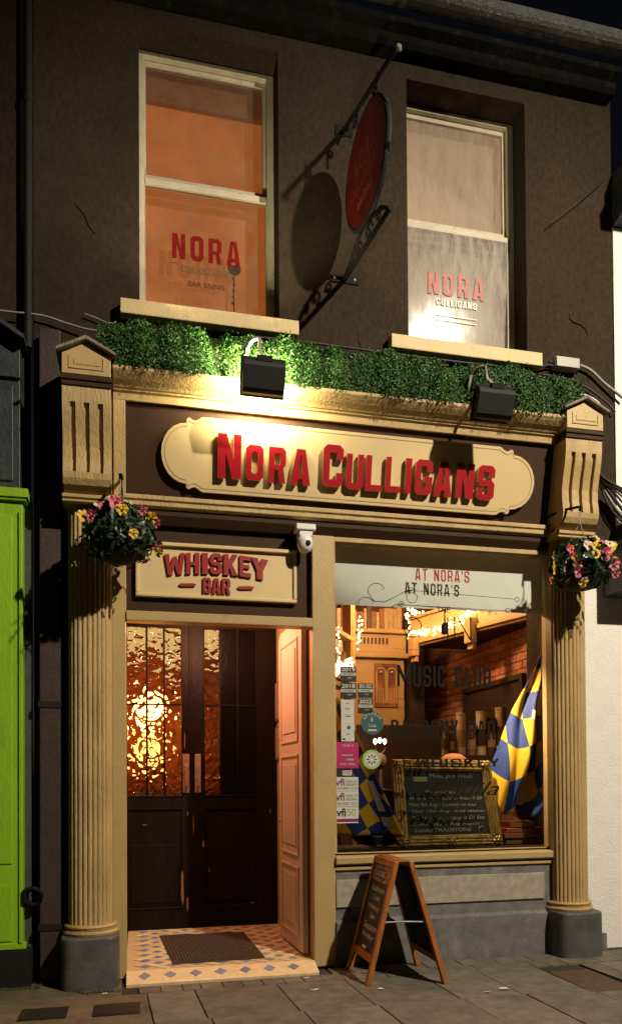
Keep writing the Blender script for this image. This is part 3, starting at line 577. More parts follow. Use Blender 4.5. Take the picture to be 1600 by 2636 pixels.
for x0, x1, s in ((0.31, 0.44, 1), (0.745, 0.875, -1)):
    pts = [(x0, 2.922), (x0 + 0.01, 2.937), (x1 - 0.03, 2.943), (x1, 2.936), (x1 - 0.01, 2.920), (x0 + 0.03, 2.914)]
    me = curve_mesh([pts], 0.014); link('dash', fit_mesh(me, wallfn(-0.090), x0, x1, 2.914, 2.943), 'redsign', WS)

# ---- fascia, leaning outward
TL = 0.20; nN = Vector((0, -math.cos(TL), -math.sin(TL))); sD = Vector((0, -math.sin(TL), math.cos(TL))); PV = Vector((0, -0.12, 3.53))
def tf(x, s, o): return PV + Vector((x, 0, 0)) + sD * s + nN * o
def tbox(mb, x0, x1, s0, s1, o0, o1, mi=0):
    m = MB(); m.box(x0, x1, -o1, -o0, s0, s1); m.xf(lambda p: tf(p.x, p.z, -p.y)); return mb.add(m.v, m.f, mi)
FX0, FX1 = -0.067, 3.352
b = MB(); tbox(b, FX0 - 0.09, FX1 + 0.09, -0.005, 0.76, -0.06, 0.0); FA = b.build('fascia', 'brown', PUB)
for xa_, xb_ in ((FX0 - 0.085, FX0), (FX1, FX1 + 0.075)):
    b = MB(); tbox(b, xa_, xb_, -0.01, 0.661, 0.0, 0.04); b.build('fascia_stile', 'creamdirt', FA, bevel=0.006)
b = MB(); b.px([(-0.06, 3.462), (-0.155, 3.462), (-0.175, 3.475), (-0.175, 3.505), (-0.190, 3.515), (-0.190, 3.545), (-0.150, 3.556), (-0.06, 3.556)], -0.15, 3.425); b.build('fascia_bottom_mould', 'creamdirt', FA, bevel=0.004)
b = MB(); tbox(b, FX0 - 0.085, FX1 + 0.075, 0.662, 0.73, 0.0, 0.035); b.build('fascia_top_mould', 'cream', FA, bevel=0.004)
b = MB(); b.px([(0.0, 4.215), (-0.27, 4.215), (-0.315, 4.228), (-0.315, 4.240), (-0.33, 4.243), (-0.345, 4.258), (-0.375, 4.275), (-0.405, 4.30), (-0.425, 4.322), (-0.425, 4.345), (0.0, 4.365)], -0.150, 3.312); b.build('cornice', 'creamdirt', PUB, bevel=0.003)
# oval name board
NB = thing('name_board', 'long cream name board reading NORA CULLIGANS in raised red letters', 'sign', (1.66, -0.2, 3.6))
def nb_loop(inset):
    c = [];  xl, xr, s0, s1 = 0.183 + inset, 3.141 - inset, 0.080 + inset, 0.598 - inset
    sm = (s0 + s1) / 2; 
    def end(sign, xe, xi):
        pts = []
        # from top straight end to bottom straight end around one side
        pts.append((xi, s1)); pts.append((xi - 0.018 * sign, s1 - 0.004)); pts.append((xi - 0.035 * sign, s1 - 0.018)); pts.append((xi - 0.062 * sign, s1 - 0.030)); pts.append((xi - 0.086 * sign, s1 - 0.025)); pts.append((xi - 0.104 * sign, s1 - 0.012)); pts.append((xi - 0.120 * sign, s1 - 0.020)); pts.append((xi - 0.126 * sign, s1 - 0.040))
        hx = abs(xi - 0.126 * sign - xe); hz = (s1 - s0) / 2 - 0.05
        for i in range(13):
            a = math.pi / 2 - math.pi * i / 12; pts.append((xi - 0.126 * sign - sign * hx * math.cos(a), sm + hz * math.sin(a)))
        low = [(xi, s0), (xi - 0.018 * sign, s0 + 0.004), (xi - 0.035 * sign, s0 + 0.018), (xi - 0.062 * sign, s0 + 0.030), (xi - 0.086 * sign, s0 + 0.025), (xi - 0.104 * sign, s0 + 0.012), (xi - 0.120 * sign, s0 + 0.020), (xi - 0.126 * sign, s0 + 0.040)]
        return pts + low[::-1]
    L = end(1, xl, 0.487); Rr = end(-1, xr, 2.815)
    return L + Rr[::-1]
def tilt_fn(o): return lambda u, v, w_: tf(u, v, o + w_)
lp = nb_loop(0.0); me = curve_mesh([lp], 0.034); xs_ = [p[0] for p in lp]; zs_ = [p[1] for p in lp]
link('board', fit_mesh(me, tilt_fn(0.030), min(xs_), max(xs_), min(zs_), max(zs_)), 'creamflat', NB, bevel=0.004)
lpi = nb_loop(0.022); lpj = nb_loop(0.0255)
me = curve_mesh([lpi, lpj], 0.002); xs_ = [p[0] for p in lpi]; zs_ = [p[1] for p in lpi]
link('incised_line', fit_mesh(me, tilt_fn(0.0482), min(xs_), max(xs_), min(zs_), max(zs_)), mat('incised_line_paint', (0.28, 0.17, 0.07), 0.6, 0.1, 10, 0), NB)
for ch, x0, x1, s1, s0 in (('N', 0.586, 0.757, 0.491, 0.183), ('O', 0.792, 0.922, 0.430, 0.184), ('R', 0.962, 1.090, 0.431, 0.180), ('A', 1.128, 1.280, 0.432, 0.178), ('C', 1.375, 1.531, 0.485, 0.183), ('U', 1.559, 1.692, 0.433, 0.178), ('L', 1.712, 1.845, 0.435, 0.178), ('L', 1.872, 1.995, 0.437, 0.181), ('I', 2.030, 2.078, 0.439, 0.182), ('G', 2.112, 2.250, 0.439, 0.181), ('A', 2.270, 2.415, 0.439, 0.180), ('N', 2.452, 2.600, 0.439, 0.181), ('S', 2.632, 2.775, 0.439, 0.180)):
    lp = glyph(ch, 0.16 if ch == 'I' else 0.53, 0.175, 0.10); me = curve_mesh(lp, 0.030); fit_mesh(me, tilt_fn(0.075), x0, x1, s0, s1)
    o = link('letter', me, ['red', 'brass'], NB)
    for p in me.polygons: p.material_index = 0 if abs(p.normal.dot(nN)) > 0.9 else 1

# ---- shop window frame, sill, glass
b = MB(); b.box(1.491, 1.508, -0.10, 0.03, 0.90, 3.36); b.box(3.345, 3.372, -0.10, 0.03, 0.90, 3.36); b.box(1.508, 3.345, -0.10, 0.03, 3.325, 3.361); b.box(1.508, 3.345, -0.075, 0.03, 0.895, 0.903)
SW = b.build('shop_window', 'creamdirt', PUB, bevel=0.003)
b = MB(); b.box(3.3725, 3.42, -0.06, 0.0, 0.0, 3.36); b.build('window_jamb', 'brown', PUB)
b = MB(); b.px([(0.20, 0.80), (-0.13, 0.815), (-0.145, 0.825), (-0.145, 0.872), (-0.12, 0.882), (0.20, 0.894)], 1.4905, 3.348); b.box(1.4905, 3.362, -0.118, -0.02, 0.773, 0.799); b.build('window_sill', 'cream', SW, bevel=0.004)
b = MB(); b.box(1.508, 3.345, -0.048, -0.042, 0.904, 3.325); b.build('pane', 'glass', SW)
b = MB(); b.box(1.513, 3.43, 0.062, 0.066, 2.872, 3.36); b.build('blind', 'blind', SW)

# ---- lettering on the shop glass
G = -0.0495; gf = wallfn(G)
block_text('glass_lettering', "AT NORA'S", 'vinylred', 2.185, 2.653, 3.072, 3.167, gf, SW, t=0.13, gap=0.17, wd=0.46)
def curl(name, pts, r, m='vinyldark'):
    b = MB(); b.tube([(x, G, z) for x, z in pts], r, 6); return b.build(name, m, SW)
sp = []
for i in range(16): a = -0.6 + 3.6 * i / 15; sp.append((1.86 + 0.085 * math.cos(a) * (1 - 0.02 * i), 2.975 + 0.075 * math.sin(a)))
sp = [(1.905, 2.985)] + [(1.86 + 0.07 * math.cos(a), 2.965 + 0.065 * math.sin(a)) for a in [0.35 + 0.28 * i for i in range(13)]] + [(1.84, 2.885), (1.92, 2.882), (2.0, 2.92), (2.10, 2.978), (2.17, 2.993)]
curl('glass_scroll', sp, 0.0028)
curl('glass_scroll', [(2.155 + 0.045 * math.cos(a), 2.935 + 0.05 * math.sin(a)) for a in [1.5 + 0.4 * i for i in range(14)]], 0.0026)
curl('glass_rule', [(2.18, 2.985), (3.06, 2.958)], 0.0022)
for cx, cz, rr in ((3.078, 2.957, 0.018), (2.155, 2.988, 0.02), (2.99, 2.862, 0.018)):
    curl('glass_ring', [(cx + rr * math.cos(a), cz + rr * math.sin(a)) for a in [2 * math.pi * i / 14 for i in range(15)]], 0.0026)
curl('glass_rule', [(2.05, 2.868), (2.97, 2.857)], 0.0022)
block_text('glass_lettering', 'THE', 'vinyldark', 2.367, 2.483, 2.822, 2.868, gf, SW, t=0.10)
for pl_ in ([(2.46, 2.60), (2.46, 2.78)], [(2.52, 2.60), (2.52, 2.79)], [(2.55, 2.78), (2.66, 2.60)], [(2.66, 2.60), (2.66, 2.79)]): curl('glass_lettering', pl_, 0.0055)
curl('glass_ring', [(2.16 + 0.075 * math.cos(a), 2.69 + 0.08 * math.sin(a)) for a in [2 * math.pi * i / 22 for i in range(23)]], 0.004)
block_text('glass_lettering', 'MUSIC CLUB', 'vinyldark', 2.026, 2.835, 2.213, 2.385, gf, SW, t=0.13, gap=0.12, wd=0.42)
block_text('glass_lettering', 'BALCONY BAR', 'vinyldark', 1.97, 2.867, 1.793, 1.946, gf, SW, t=0.13, gap=0.14, wd=0.42)
for z in (2.50, 2.10, 2.03, 1.73): curl('glass_rule', [(2.0, z + 0.012), (2.86, z)], 0.0016)
for cx, cz in ((2.88, 2.03), (2.89, 1.73)): curl('glass_ring', [(cx + 0.02 * math.cos(a), cz + 0.02 * math.sin(a)) for a in [2 * math.pi * i / 12 for i in range(13)]], 0.0022)
block_text('glass_lettering', 'WHISKEY', 'vinyldark', 2.18, 2.90, 1.57, 1.635, gf, SW, t=0.17, gap=0.22, wd=0.7)
font_text('glass_lettering', 'Tequila', 'vinyldark', 2.19, 2.90, 1.30, 1.45, gf, SW, shear=0.45)

# ---- stickers on the glass (inside face)
SG = -0.0405
def sticker(label, x0, x1, z0, z1, m, lines, group='stickers on the shop window'):
    t = thing('window_sticker', label, 'sticker', ((x0 + x1) / 2, SG, z0), group)
    b = MB(); b.box(x0, x1, -0.0513, -0.0488, z0, z1); b.build('backing', m, t)
    for (s, mm, a0, a1, c0, c1, bo) in lines:
        f = wallfn(-0.0522); X = lambda q: x0 + (x1 - x0) * q; Zf = lambda q: z0 + (z1 - z0) * q
        if s == '#': bb = MB(); bb.box(X(a0), X(a1), -0.0522, -0.0513, Zf(c0), Zf(c1)); bb.build('print_panel', mm, t)
        else: font_text('print', s, mm, X(a0), X(a1), Zf(c0), Zf(c1), wallfn(-0.0530), t, 0.0008, bo)
    return t
for yr_, x0, x1, z0, z1, lab in (('2019', 1.556, 1.686, 2.240, 2.360, 'black 2019 member sticker, topmost on the shop window'), ('2018', 1.556, 1.686, 2.110, 2.230, 'black 2018 member sticker just below the 2019 one'), ('2021-2022', 1.698, 1.822, 2.116, 2.230, 'black 2021-2022 member sticker beside the 2018 one'), ('2022', 1.698, 1.822, 1.992, 2.110, 'black 2022 member sticker above the round teal one')):
    sticker(lab, x0, x1, z0, z1, 'stkblack', [(yr_, 'stkwhite', 0.08, 0.92, 0.68, 0.94, 0.02), ('#', 'stkwhite', 0.03, 0.97, 0.40, 0.60, 0), ('MEMBER', 'stkblack', 0.12, 0.88, 0.43, 0.57, 0.0), ('Irish', 'stkwhite', 0.45, 0.7, 0.2, 0.3, 0)])
sticker('tall narrow white payment sticker on the left of the shop window', 1.561, 1.667, 1.772, 2.100, 'stkwhite', [('VISA', 'stkblack', 0.32, 0.70, 0.585, 0.615, 0.01), ('#', 'stkblack', 0.25, 0.75, 0.632, 0.638, 0), ('#', 'stkblack', 0.25, 0.75, 0.42, 0.423, 0), ('#', 'stkteal', 0.45, 0.70, 0.29, 0.37, 0), ('#', 'vinylgrey', 0.35, 0.65, 0.16, 0.19, 0), ('#', 'stkblack', 0.08, 0.3, 0.03, 0.07, 0), ('#', 'vinylgrey', 0.3, 0.65, 0.76, 0.80, 0), ('#', 'vinylgrey', 0.35, 0.65, 0.90, 0.93, 0)])
sticker('magenta 2018/19 live here sticker on the left of the shop window', 1.512, 1.701, 1.561, 1.766, 'stkmag', [('2018/19', 'stkwhite', 0.3, 0.78, 0.82, 0.91, 0), ('LIVE HERE', 'stkwhite', 0.2, 0.85, 0.12, 0.20, 0), ('#', 'vinylgrey', 0.45, 0.78, 0.30, 0.37, 0), ('#', 'vinylgrey', 0.28, 0.75, 0.47, 0.53, 0)])
sticker('black barcode sticker under the magenta one', 1.512, 1.655, 1.497, 1.553, 'stkblack', [('#', 'stkwhite', 0.4, 0.92, 0.15, 0.85, 0)] + [('#', 'stkblack', 0.45 + 0.06 * i, 0.475 + 0.06 * i, 0.3, 0.78, 0) for i in range(7)])
for yr_, z0, z1, lab in (('MEMBER 2020', 1.384, 1.492, 'pale member sticker directly under the black barcode sticker'), ('MEMBER 2022', 1.262, 1.382, 'middle one of the three pale stickers low on the shop window')):
    sticker(lab, 1.512, 1.697, z0, z1, 'stkwhite', [('vfi', 'stkpurple', 0.0, 0.38, 0.38, 0.90, 0.01), ('PUBS OF', 'vinylgrey', 0.45, 0.95, 0.62, 0.78, 0), ('IRELAND', 'vinylgrey', 0.45, 0.95, 0.40, 0.56, 0), (yr_, 'vinylgrey', 0.02, 0.95, 0.12, 0.28, 0)])
sticker('pale sticker with the number 50, lowest on the shop window', 1.512, 1.697, 1.132, 1.259, 'stkwhite', [('vfi', 'stkblack', 0.03, 0.44, 0.42, 0.92, 0.02), ('50', 'stkgreen', 0.5, 0.88, 0.45, 0.90, 0), ('#', 'stkpurple', 0.0, 1.0, 0.08, 0.27, 0), ('MEMBER 2023', 'stkmag', 0.1, 0.9, 0.12, 0.22, 0)])
def rsticker(label, cx, cz, r, m, lines):
    t = thing('window_sticker', label, 'sticker', (cx, SG, cz - r), 'stickers on the shop window')
    b = MB(); n = 28; b.py([(cx + r * math.cos(2 * math.pi * i / n), cz + r * math.sin(2 * math.pi * i / n)) for i in range(n)], -0.0513, -0.0488); b.build('backing', m, t)
    for f in lines: f(t)
    return t
def ringtext(t, s, cx, cz, r, h, m, a0, a1):
    for i, ch in enumerate(s):
        if ch == ' ': continue
        a = a0 + (a1 - a0) * i / max(1, len(s) - 1)
        fn = lambda u, v, w_, a=a: (cx + (r + v) * math.cos(a) + u * math.sin(a), -0.0527 - w_, cz + (r + v) * math.sin(a) - u * math.cos(a))
        font_text('print', ch, m, -h * 0.35, h * 0.35, 0, h, fn, t, 0.0008, 0.01)
rsticker('round teal sponsor sticker on the shop window', 1.815, 1.918, 0.092, 'stkteal', [lambda t: ringtext(t, 'SPONSOR', 1.815, 1.918, 0.064, 0.022, 'stkwhite', R(150), R(30)), lambda t: font_text('print', 'Club', 'stkwhite', 1.785, 1.845, 1.885, 1.91, wallfn(-0.0527), t, 0.0008), lambda t: (lambda bb: bb.build('print_panel', 'stkwhite', t))(MB().box(1.78, 1.85, -0.0522, -0.0513, 1.855, 1.868)), lambda t: (lambda bb: bb.build('print_panel', 'vinylgrey', t))(MB().ball((1.813, -0.0513, 1.945), 0.016, 8, 6, 0, (0.7, 0.05, 1.3)))])
def spokes(t):
    bb = MB()
    for i in range(8):
        a = math.pi / 4 * i; c, s = math.cos(a), math.sin(a)
        bb.add([(1.808 + 0.012 * c, -0.0526, 1.63 + 0.012 * s), (1.808 + 0.032 * c - 0.007 * s, -0.0526, 1.63 + 0.032 * s + 0.007 * c), (1.808 + 0.048 * c, -0.0526, 1.63 + 0.048 * s), (1.808 + 0.032 * c + 0.007 * s, -0.0526, 1.63 + 0.032 * s - 0.007 * c)], [(0, 1, 2, 3)])
    bb.build('print', 'bleaf', t)
def disc_(t): MB().py([(1.808 + 0.056 * math.cos(2 * math.pi * i / 24), 1.63 + 0.056 * math.sin(2 * math.pi * i / 24)) for i in range(24)], -0.0522, -0.0513).build('print_panel', 'stkwhite', t)
rsticker('round green badge sticker with a flower wheel', 1.808, 1.63, 0.077, 'stkgreen', [disc_, spokes])

# ================================================================== PORCH
b = MB(); b.box(-0.075, 1.315, -0.11, 1.5, 0.0, 0.092); PF = struct(b.build('porch_floor', 'grout'))
# sloping front strip with blue diamonds
b = MB(); b.px([(-0.111, 0.0), (-0.111, 0.099), (-0.262, 0.052), (-0.275, 0.043), (-0.275, 0.0)], -0.072, 1.318); st = b.build('step_nosing', 'tilec', PF)
tb = 0.066; ta = 0.0648; pt = tb + ta; c45 = math.sqrt(0.5)
def tile_me(w_, h_, m):
    mb = MB(); g = 0.0022; mb.box(-w_ / 2 + g, w_ / 2 - g, -h_ / 2 + g, h_ / 2 - g, -0.004, 0.0); me = mb.mesh('tile'); me.materials.append(M_[m]); return me
tm_dot = tile_me(ta, ta, 'tileb'); tm_br = tile_me(tb + 2 * ta, tb, 'tilec')
def inporch(x, y): return -0.02 < x < 1.26 and -0.075 < y < 1.37
rot = lambda u, v: (0.62 + (u - v) * c45, 0.65 + (u + v) * c45)
for i in range(-12, 13):
    for j in range(-12, 13):
        x, y = rot((i + 0.5) * pt, (j + 0.5) * pt)
        if inporch(x, y): inst('tile', tm_dot, (x, y, 0.100), PF, (0, 0, R(45)))
        x, y = rot(i * pt, j * pt)
        if inporch(x, y): inst('tile', tm_br, (x, y, 0.100 + random.uniform(-0.0006, 0.0006)), PF, (0, 0, R(45) if (i + j) % 2 == 0 else R(135)))
# cream edging course round the woven field
b = MB(); b.box(-0.075, 1.315, -0.110, 1.40, 0.0921, 0.0945); b.build('edging_screed', 'tilec', PF)
ang = math.atan2(0.047, 0.151)
for i in range(8):
    x = 0.005 + i * 0.181
    if x < 1.27:
        o = inst('tile', tm_dot, (x + 0.05, -0.187, 0.0785), PF, (ang, 0, R(45)), (1.05, 1.05, 1)); o.rotation_mode = 'ZYX'
# porch walls and ceiling
b = MB(); b.box(-0.14, -0.085, 0.0, 1.5, 0.09, 3.0); b.build('porch_wall', 'cream', PUB)
b = MB(); b.box(1.318, 1.37, 0.0, 1.5, 0.09, 3.0); b.build('porch_wall', 'cream', PUB)
b = MB(); b.box(-0.14, 1.37, 0.021, 1.5, 3.0, 3.05); b.build('porch_ceiling', 'cream', PUB)
# door mat
b = MB(); nx = 15
c00, c10, c01, c11 = Vector((0.262, 0.0, 0)), Vector((0.965, 0.02, 0)), Vector((0.195, 1.09, 0)), Vector((0.94, 1.07, 0))
def mp_(u, v): 
    q = c00.lerp(c10, u).lerp(c01.lerp(c11, u), v); q.z = 0.1035 + 0.004 * math.sin(u * 7 + v * 3) ** 2; return q
V = [mp_(i / 14, j / 14) for j in range(15) for i in range(15)]; F = [(j * 15 + i, j * 15 + i + 1, j * 15 + i + 16, j * 15 + i + 15) for j in range(14) for i in range(14)]
b.add(V, F); V2 = [(p.x, p.y, 0.0995) for p in V]; b.add(V2, F); b.build('base', 'mat')
bpy.data.objects['base'].name = 'door_mat'; DM = bpy.data.objects['door_mat']; tag(DM, 'dark brown ribbed door mat lying on the porch tiles', 'door mat')
b = MB()
for i in range(1, 30):
    u = i / 30; pts = [mp_(u, 0.04 + 0.92 * j / 10) + Vector((0, 0, 0.003)) for j in range(11)]; b.tube(pts, 0.0055, 5)
b.build('rib', 'matridge', DM)
# ---- dark double doors at the back of the porch
DY = 1.40; dz0, dz1 = 0.10, 2.99
def doorleaf(x0, x1, cols, meet):
    st_ = MB(); 
    pz0, pz1 = 1.335, 2.90; g0, g1 = cols[0], cols[-1]
    st_.box(x0, g0, DY, DY + 0.045, dz0, dz1); st_.box(g1, x1, DY, DY + 0.045, dz0, dz1)
    st_.box(g0, g1, DY, DY + 0.045, pz1, dz1); st_.box(g0, g1, DY, DY + 0.045, 1.20, pz0); st_.box(g0, g1, DY, DY + 0.045, dz0, 0.30)
    d = st_.build('door', 'doordark', PUB, bevel=0.004)
    lp_ = MB(); lp_.box(g0, g1, DY + 0.016, DY + 0.036, 0.30, 1.20); lp_.box(g0 + 0.03, g1 - 0.03, DY + 0.006, DY + 0.016, 0.34, 0.88); lp_.build('lower_panel', 'doordark', d, bevel=0.004)
    br_ = MB()
    for c in cols[1:-1]: br_.box(c - 0.009, c + 0.009, DY + 0.002, DY + 0.034, pz0, pz1)
    br_.box(g0, g1, DY + 0.004, DY + 0.032, 2.175, 2.191); br_.build('glazing_bar', 'doordark', d)
    for q_ in ((g0 - 0.012, g1 + 0.012, pz0 - 0.016, pz0), (g0 - 0.012, g0, pz0, pz1), (g1, g1 + 0.012, pz0, pz1), (g0 - 0.01, g1 + 0.01, 0.285, 0.298)):
        mo = MB(); mo.box(q_[0], q_[1], DY - 0.008, DY - 0.001, q_[2], q_[3]); mo.build('bead', 'doordark', d, bevel=0.003)
    for a, c in zip(cols[:-1], cols[1:]):
        for za, zb in ((pz0, 2.175), (2.191, pz1)):
            pmt = 'darkpane' if (not meet and a > 0.7) else 'amber'
            g = MB(); g.add([(a, DY + 0.02, za), (c, DY + 0.02, za), (c, DY + 0.02, zb), (a, DY + 0.02, zb)], [(0, 1, 2, 3)]); g.build('pane', pmt, d)
    return d
dL = doorleaf(-0.085, 0.494, [-0.083 + 0.006, 0.098, 0.256, 0.412], 1)
dR = doorleaf(0.498, 1.318, [0.630, 0.775, 0.942, 1.118], 0)
b = MB(); b.box(0.484, 0.508, DY - 0.012, DY - 0.001, dz0, dz1); b.build('meeting_bead', 'doordark', dL, bevel=0.004)
for d, xc, wd_ in ((dL, 0.455, 0.036), (dR, 0.563, 0.028)):
    b = MB(); b.box(xc - wd_ , xc + wd_, DY - 0.006, DY - 0.001, 1.36, 1.72); b.build('push_plate', 'handle', d, bevel=0.005)
    b = MB(); b.box(xc - wd_ * 0.4, xc + wd_ * 0.4, DY - 0.045, DY - 0.032, 1.42, 1.62); b.box(xc - 0.008, xc + 0.008, DY - 0.034, DY - 0.004, 1.43, 1.45); b.box(xc - 0.008, xc + 0.008, DY - 0.034, DY - 0.004, 1.59, 1.61); b.build('pull_handle', 'handle', d, bevel=0.003)
for d, x0, x1, z0, z1 in ((dL, 0.400, 0.432, 0.30, 0.66), (dL, 0.45, 0.475, 0.24, 0.40), (dR, 0.60, 0.625, 0.84, 0.92), (dR, 0.86, 0.96, 0.285, 0.30), (dR, 1.05, 1.10, 0.30, 0.318), (dL, 0.46, 0.475, 1.14, 1.19), (dR, 1.24, 1.26, 1.15, 1.2), (dL, 0.05, 0.10, 1.06, 1.07), (dR, 0.66, 0.672, 0.60, 0.66), (dR, 0.70, 0.78, 0.288, 0.298), (dL, 0.02, 0.30, 0.286, 0.292), (dR, 0.515, 0.525, 0.95, 1.18), (dL, 0.438, 0.448, 1.75, 1.95)):
    pts = []
    for i in range(14):
        a = 2 * math.pi * i / 14; pts.append(((x0 + x1) / 2 + (x1 - x0) / 2 * math.cos(a) * random.uniform(0.6, 1.1), (z0 + z1) / 2 + (z1 - z0) / 2 * math.sin(a) * random.uniform(0.7, 1.05)))
    b = MB(); b.py(pts, DY - 0.0022, DY - 0.0006); b.build('worn_patch', 'scuff', d)
# hall behind the doors
b = MB(); b.box(-0.6, 1.4, 2.9, 2.95, 0.05, 3.4); b.box(-0.6, -0.55, 1.5, 2.9, 0.05, 3.4); b.box(1.372, 1.40, 1.5, 2.9, 0.05, 3.4); HW = b.build('hall_wall', mat('hall_orange_wall', (0.34, 0.085, 0.016), 0.7, 0.2, 4, 0.1, 30)); struct(HW)
b = MB(); b.box(-0.6, 1.4, 1.455, 2.95, 3.4, 3.45); struct(b.build('hall_ceiling', 'intcream'))
b = MB(); b.box(-0.6, 1.4, 1.455, 2.95, 0.02, 0.09); struct(b.build('hall_floor', 'intdark'))
b = MB(); b.box(0.775, 1.312, 1.455, 1.475, 0.10, 3.38); tag(b.build('added_dark_backing', 'black'), 'added black backing that keeps the right hand door panes dark', 'screen')  # black sheet added so the right door panes read dark
b = MB(); b.box(-0.55, 0.80, 1.9, 2.2, 0.09, 1.30); tag(b.build('hall_counter', 'intdark', bevel=0.01), 'dark counter seen dimly through the amber door glass', 'counter')
HL = thing('wall_lamp', 'glowing globe lamp seen through amber textured door glass', 'lamp', (0.14, 2.55, 1.3))
b = MB(); b.ball((0.13, 2.5, 1.78), 0.135, 14, 10, 0, (1, 1, 1.25)); b.build('globe', 'hallglow', HL, smooth=True)
b = MB(); b.lathe([(0.09, 0), (0.1, 0.02), (0.03, 0.04), (0.025, 0.34), (0.06, 0.38)], (0.16, 2.5, 1.29), 14); b.build('stand', 'intdark', HL)
hl = bpy.data.lights.new('wall_lamp_light', 'POINT'); hl.energy = 13; hl.color = (1, 0.62, 0.26); hl.shadow_soft_size = 0.15
ho = bpy.data.objects.new('wall_lamp_light', hl); COL.objects.link(ho); ho.location = (0.14, 2.3, 2.2)
CL = thing('added_glow_panel', 'added pale glowing panel that brightens the top of the amber door glass', 'light', (0.16, 2.88, 2.95))
b = MB(); b.box(-0.30, 1.05, 2.86, 2.88, 2.86, 3.34); b.build('glow_sheet', 'coolglow', CL); b = MB(); b.box(-0.34, 1.09, 2.881, 2.899, 2.82, 3.39); b.build('housing', 'intcream', CL)  # emissive sheet added to brighten the tops of the door panes
# open cream door leaf, folded back against the right jamb
OD = []
yA, yB, xN, xF = 0.03, 0.80, 1.262, 1.225
def leafpt(p): # local: x=thickness(0..), y=along, z
    t = (p.y - yA) / (yB - yA); return (xN + (xF - xN) * t + p.x, p.y, p.z)
b = MB(); yz = [(yA, 0.115), (yB, 0.115), (yB, 2.66), (yB - 0.02, 2.715), (yB - 0.07, 2.745), (yA, 2.745)]
b.px(yz, 0.0, 0.045); b.xf(leafpt); LD = b.build('open_door', 'leafdoor', PUB, bevel=0.004)
for z0, z1 in ((1.80, 2.60), (0.88, 1.66), (0.24, 0.76)):
    b = MB(); y0, y1 = yA + 0.12, yB - 0.12
    b.box(-0.012, 0.0, y0 - 0.02, y1 + 0.02, z1, z1 + 0.02); b.box(-0.012, 0.0, y0 - 0.02, y1 + 0.02, z0 - 0.02, z0); b.box(-0.012, 0.0, y0 - 0.02, y0, z0, z1); b.box(-0.012, 0.0, y1, y1 + 0.02, z0, z1)
    b.xf(leafpt); b.build('panel_mould', 'leafdoor', LD, bevel=0.004)
    b = MB(); b.box(-0.008, 0.0, y0 + 0.06, y1 - 0.06, z0 + 0.06, z1 - 0.06); b.xf(leafpt); b.build('raised_panel', 'leafdoor', LD, bevel=0.006)
b = MB(); b.ball((xF + 0.005, yB - 0.04, 1.12), 0.018, 8, 6); b.build('knob', 'handle', LD, smooth=True)
for z0, z1, lab in ((2.03, 2.40, 'small dark framed notice on porch wall, upper of two'), (1.66, 1.98, 'small dark framed notice on porch wall, lower of two')):
    t = thing('framed_notice', lab, 'notice', (1.31, 1.27, z0), 'framed notices in the porch')
    b = MB(); b.box(1.298, 1.317, 1.16, 1.38, z0, z1); b.build('frame', 'scuff', t, bevel=0.003); b = MB(); b.box(1.295, 1.2975, 1.18, 1.36, z0 + 0.02, z1 - 0.02); b.build('paper', mat('notice_paper', (0.30, 0.22, 0.18), 0.5, 0.2, 30, 0), t)
PLm = thing('porch_lamp', 'round orange ceiling lamp inside the porch', 'lamp', (0.58, 0.50, 2.9))
b = MB(); b.lathe([(0.09, 0.0), (0.12, 0.03), (0.12, 0.06)], (0.58, 0.50, 2.92), 20); b.build('shade', 'porchglow', PLm); b = MB(); b.lathe([(0.13, 0.0), (0.13, 0.018)], (0.58, 0.50, 2.9815), 20); b.build('rim', 'brown', PLm)
pl = bpy.data.lights.new('porch_lamp_light', 'POINT'); pl.energy = 72; pl.color = (1.0, 0.44, 0.25); pl.shadow_soft_size = 0.10
po = bpy.data.objects.new('porch_lamp_light', pl); COL.objects.link(po); po.location = (0.58, 0.50, 2.80)

# ================================================================== HEDGE on the cornice
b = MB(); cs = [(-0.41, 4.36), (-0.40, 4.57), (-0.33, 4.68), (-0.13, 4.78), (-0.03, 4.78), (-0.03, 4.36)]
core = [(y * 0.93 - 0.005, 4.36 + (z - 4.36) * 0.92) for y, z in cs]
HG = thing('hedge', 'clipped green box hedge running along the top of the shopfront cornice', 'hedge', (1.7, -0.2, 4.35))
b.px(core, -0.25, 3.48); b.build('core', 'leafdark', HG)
b = MB(); seg = [((-0.425, 4.335), (-0.405, 4.57)), ((-0.405, 4.57), (-0.33, 4.685)), ((-0.33, 4.685), (-0.13, 4.785)), ((-0.13, 4.785), (-0.03, 4.785))]; wts = [0.27, 0.17, 0.24, 0.06]
def leafquad(b, p, n, L, W, mi=0):
    n = n.normalized(); t = n.cross(Vector((random.gauss(0, 1), random.gauss(0, 1), random.gauss(0, 1)))).normalized(); s_ = n.cross(t)
    b.add([p - t * L * 0.5, p + s_ * W * 0.5 + n * L * 0.12, p + t * L * 0.5, p - s_ * W * 0.5 + n * L * 0.12], [(0, 1, 2, 3)], mi)
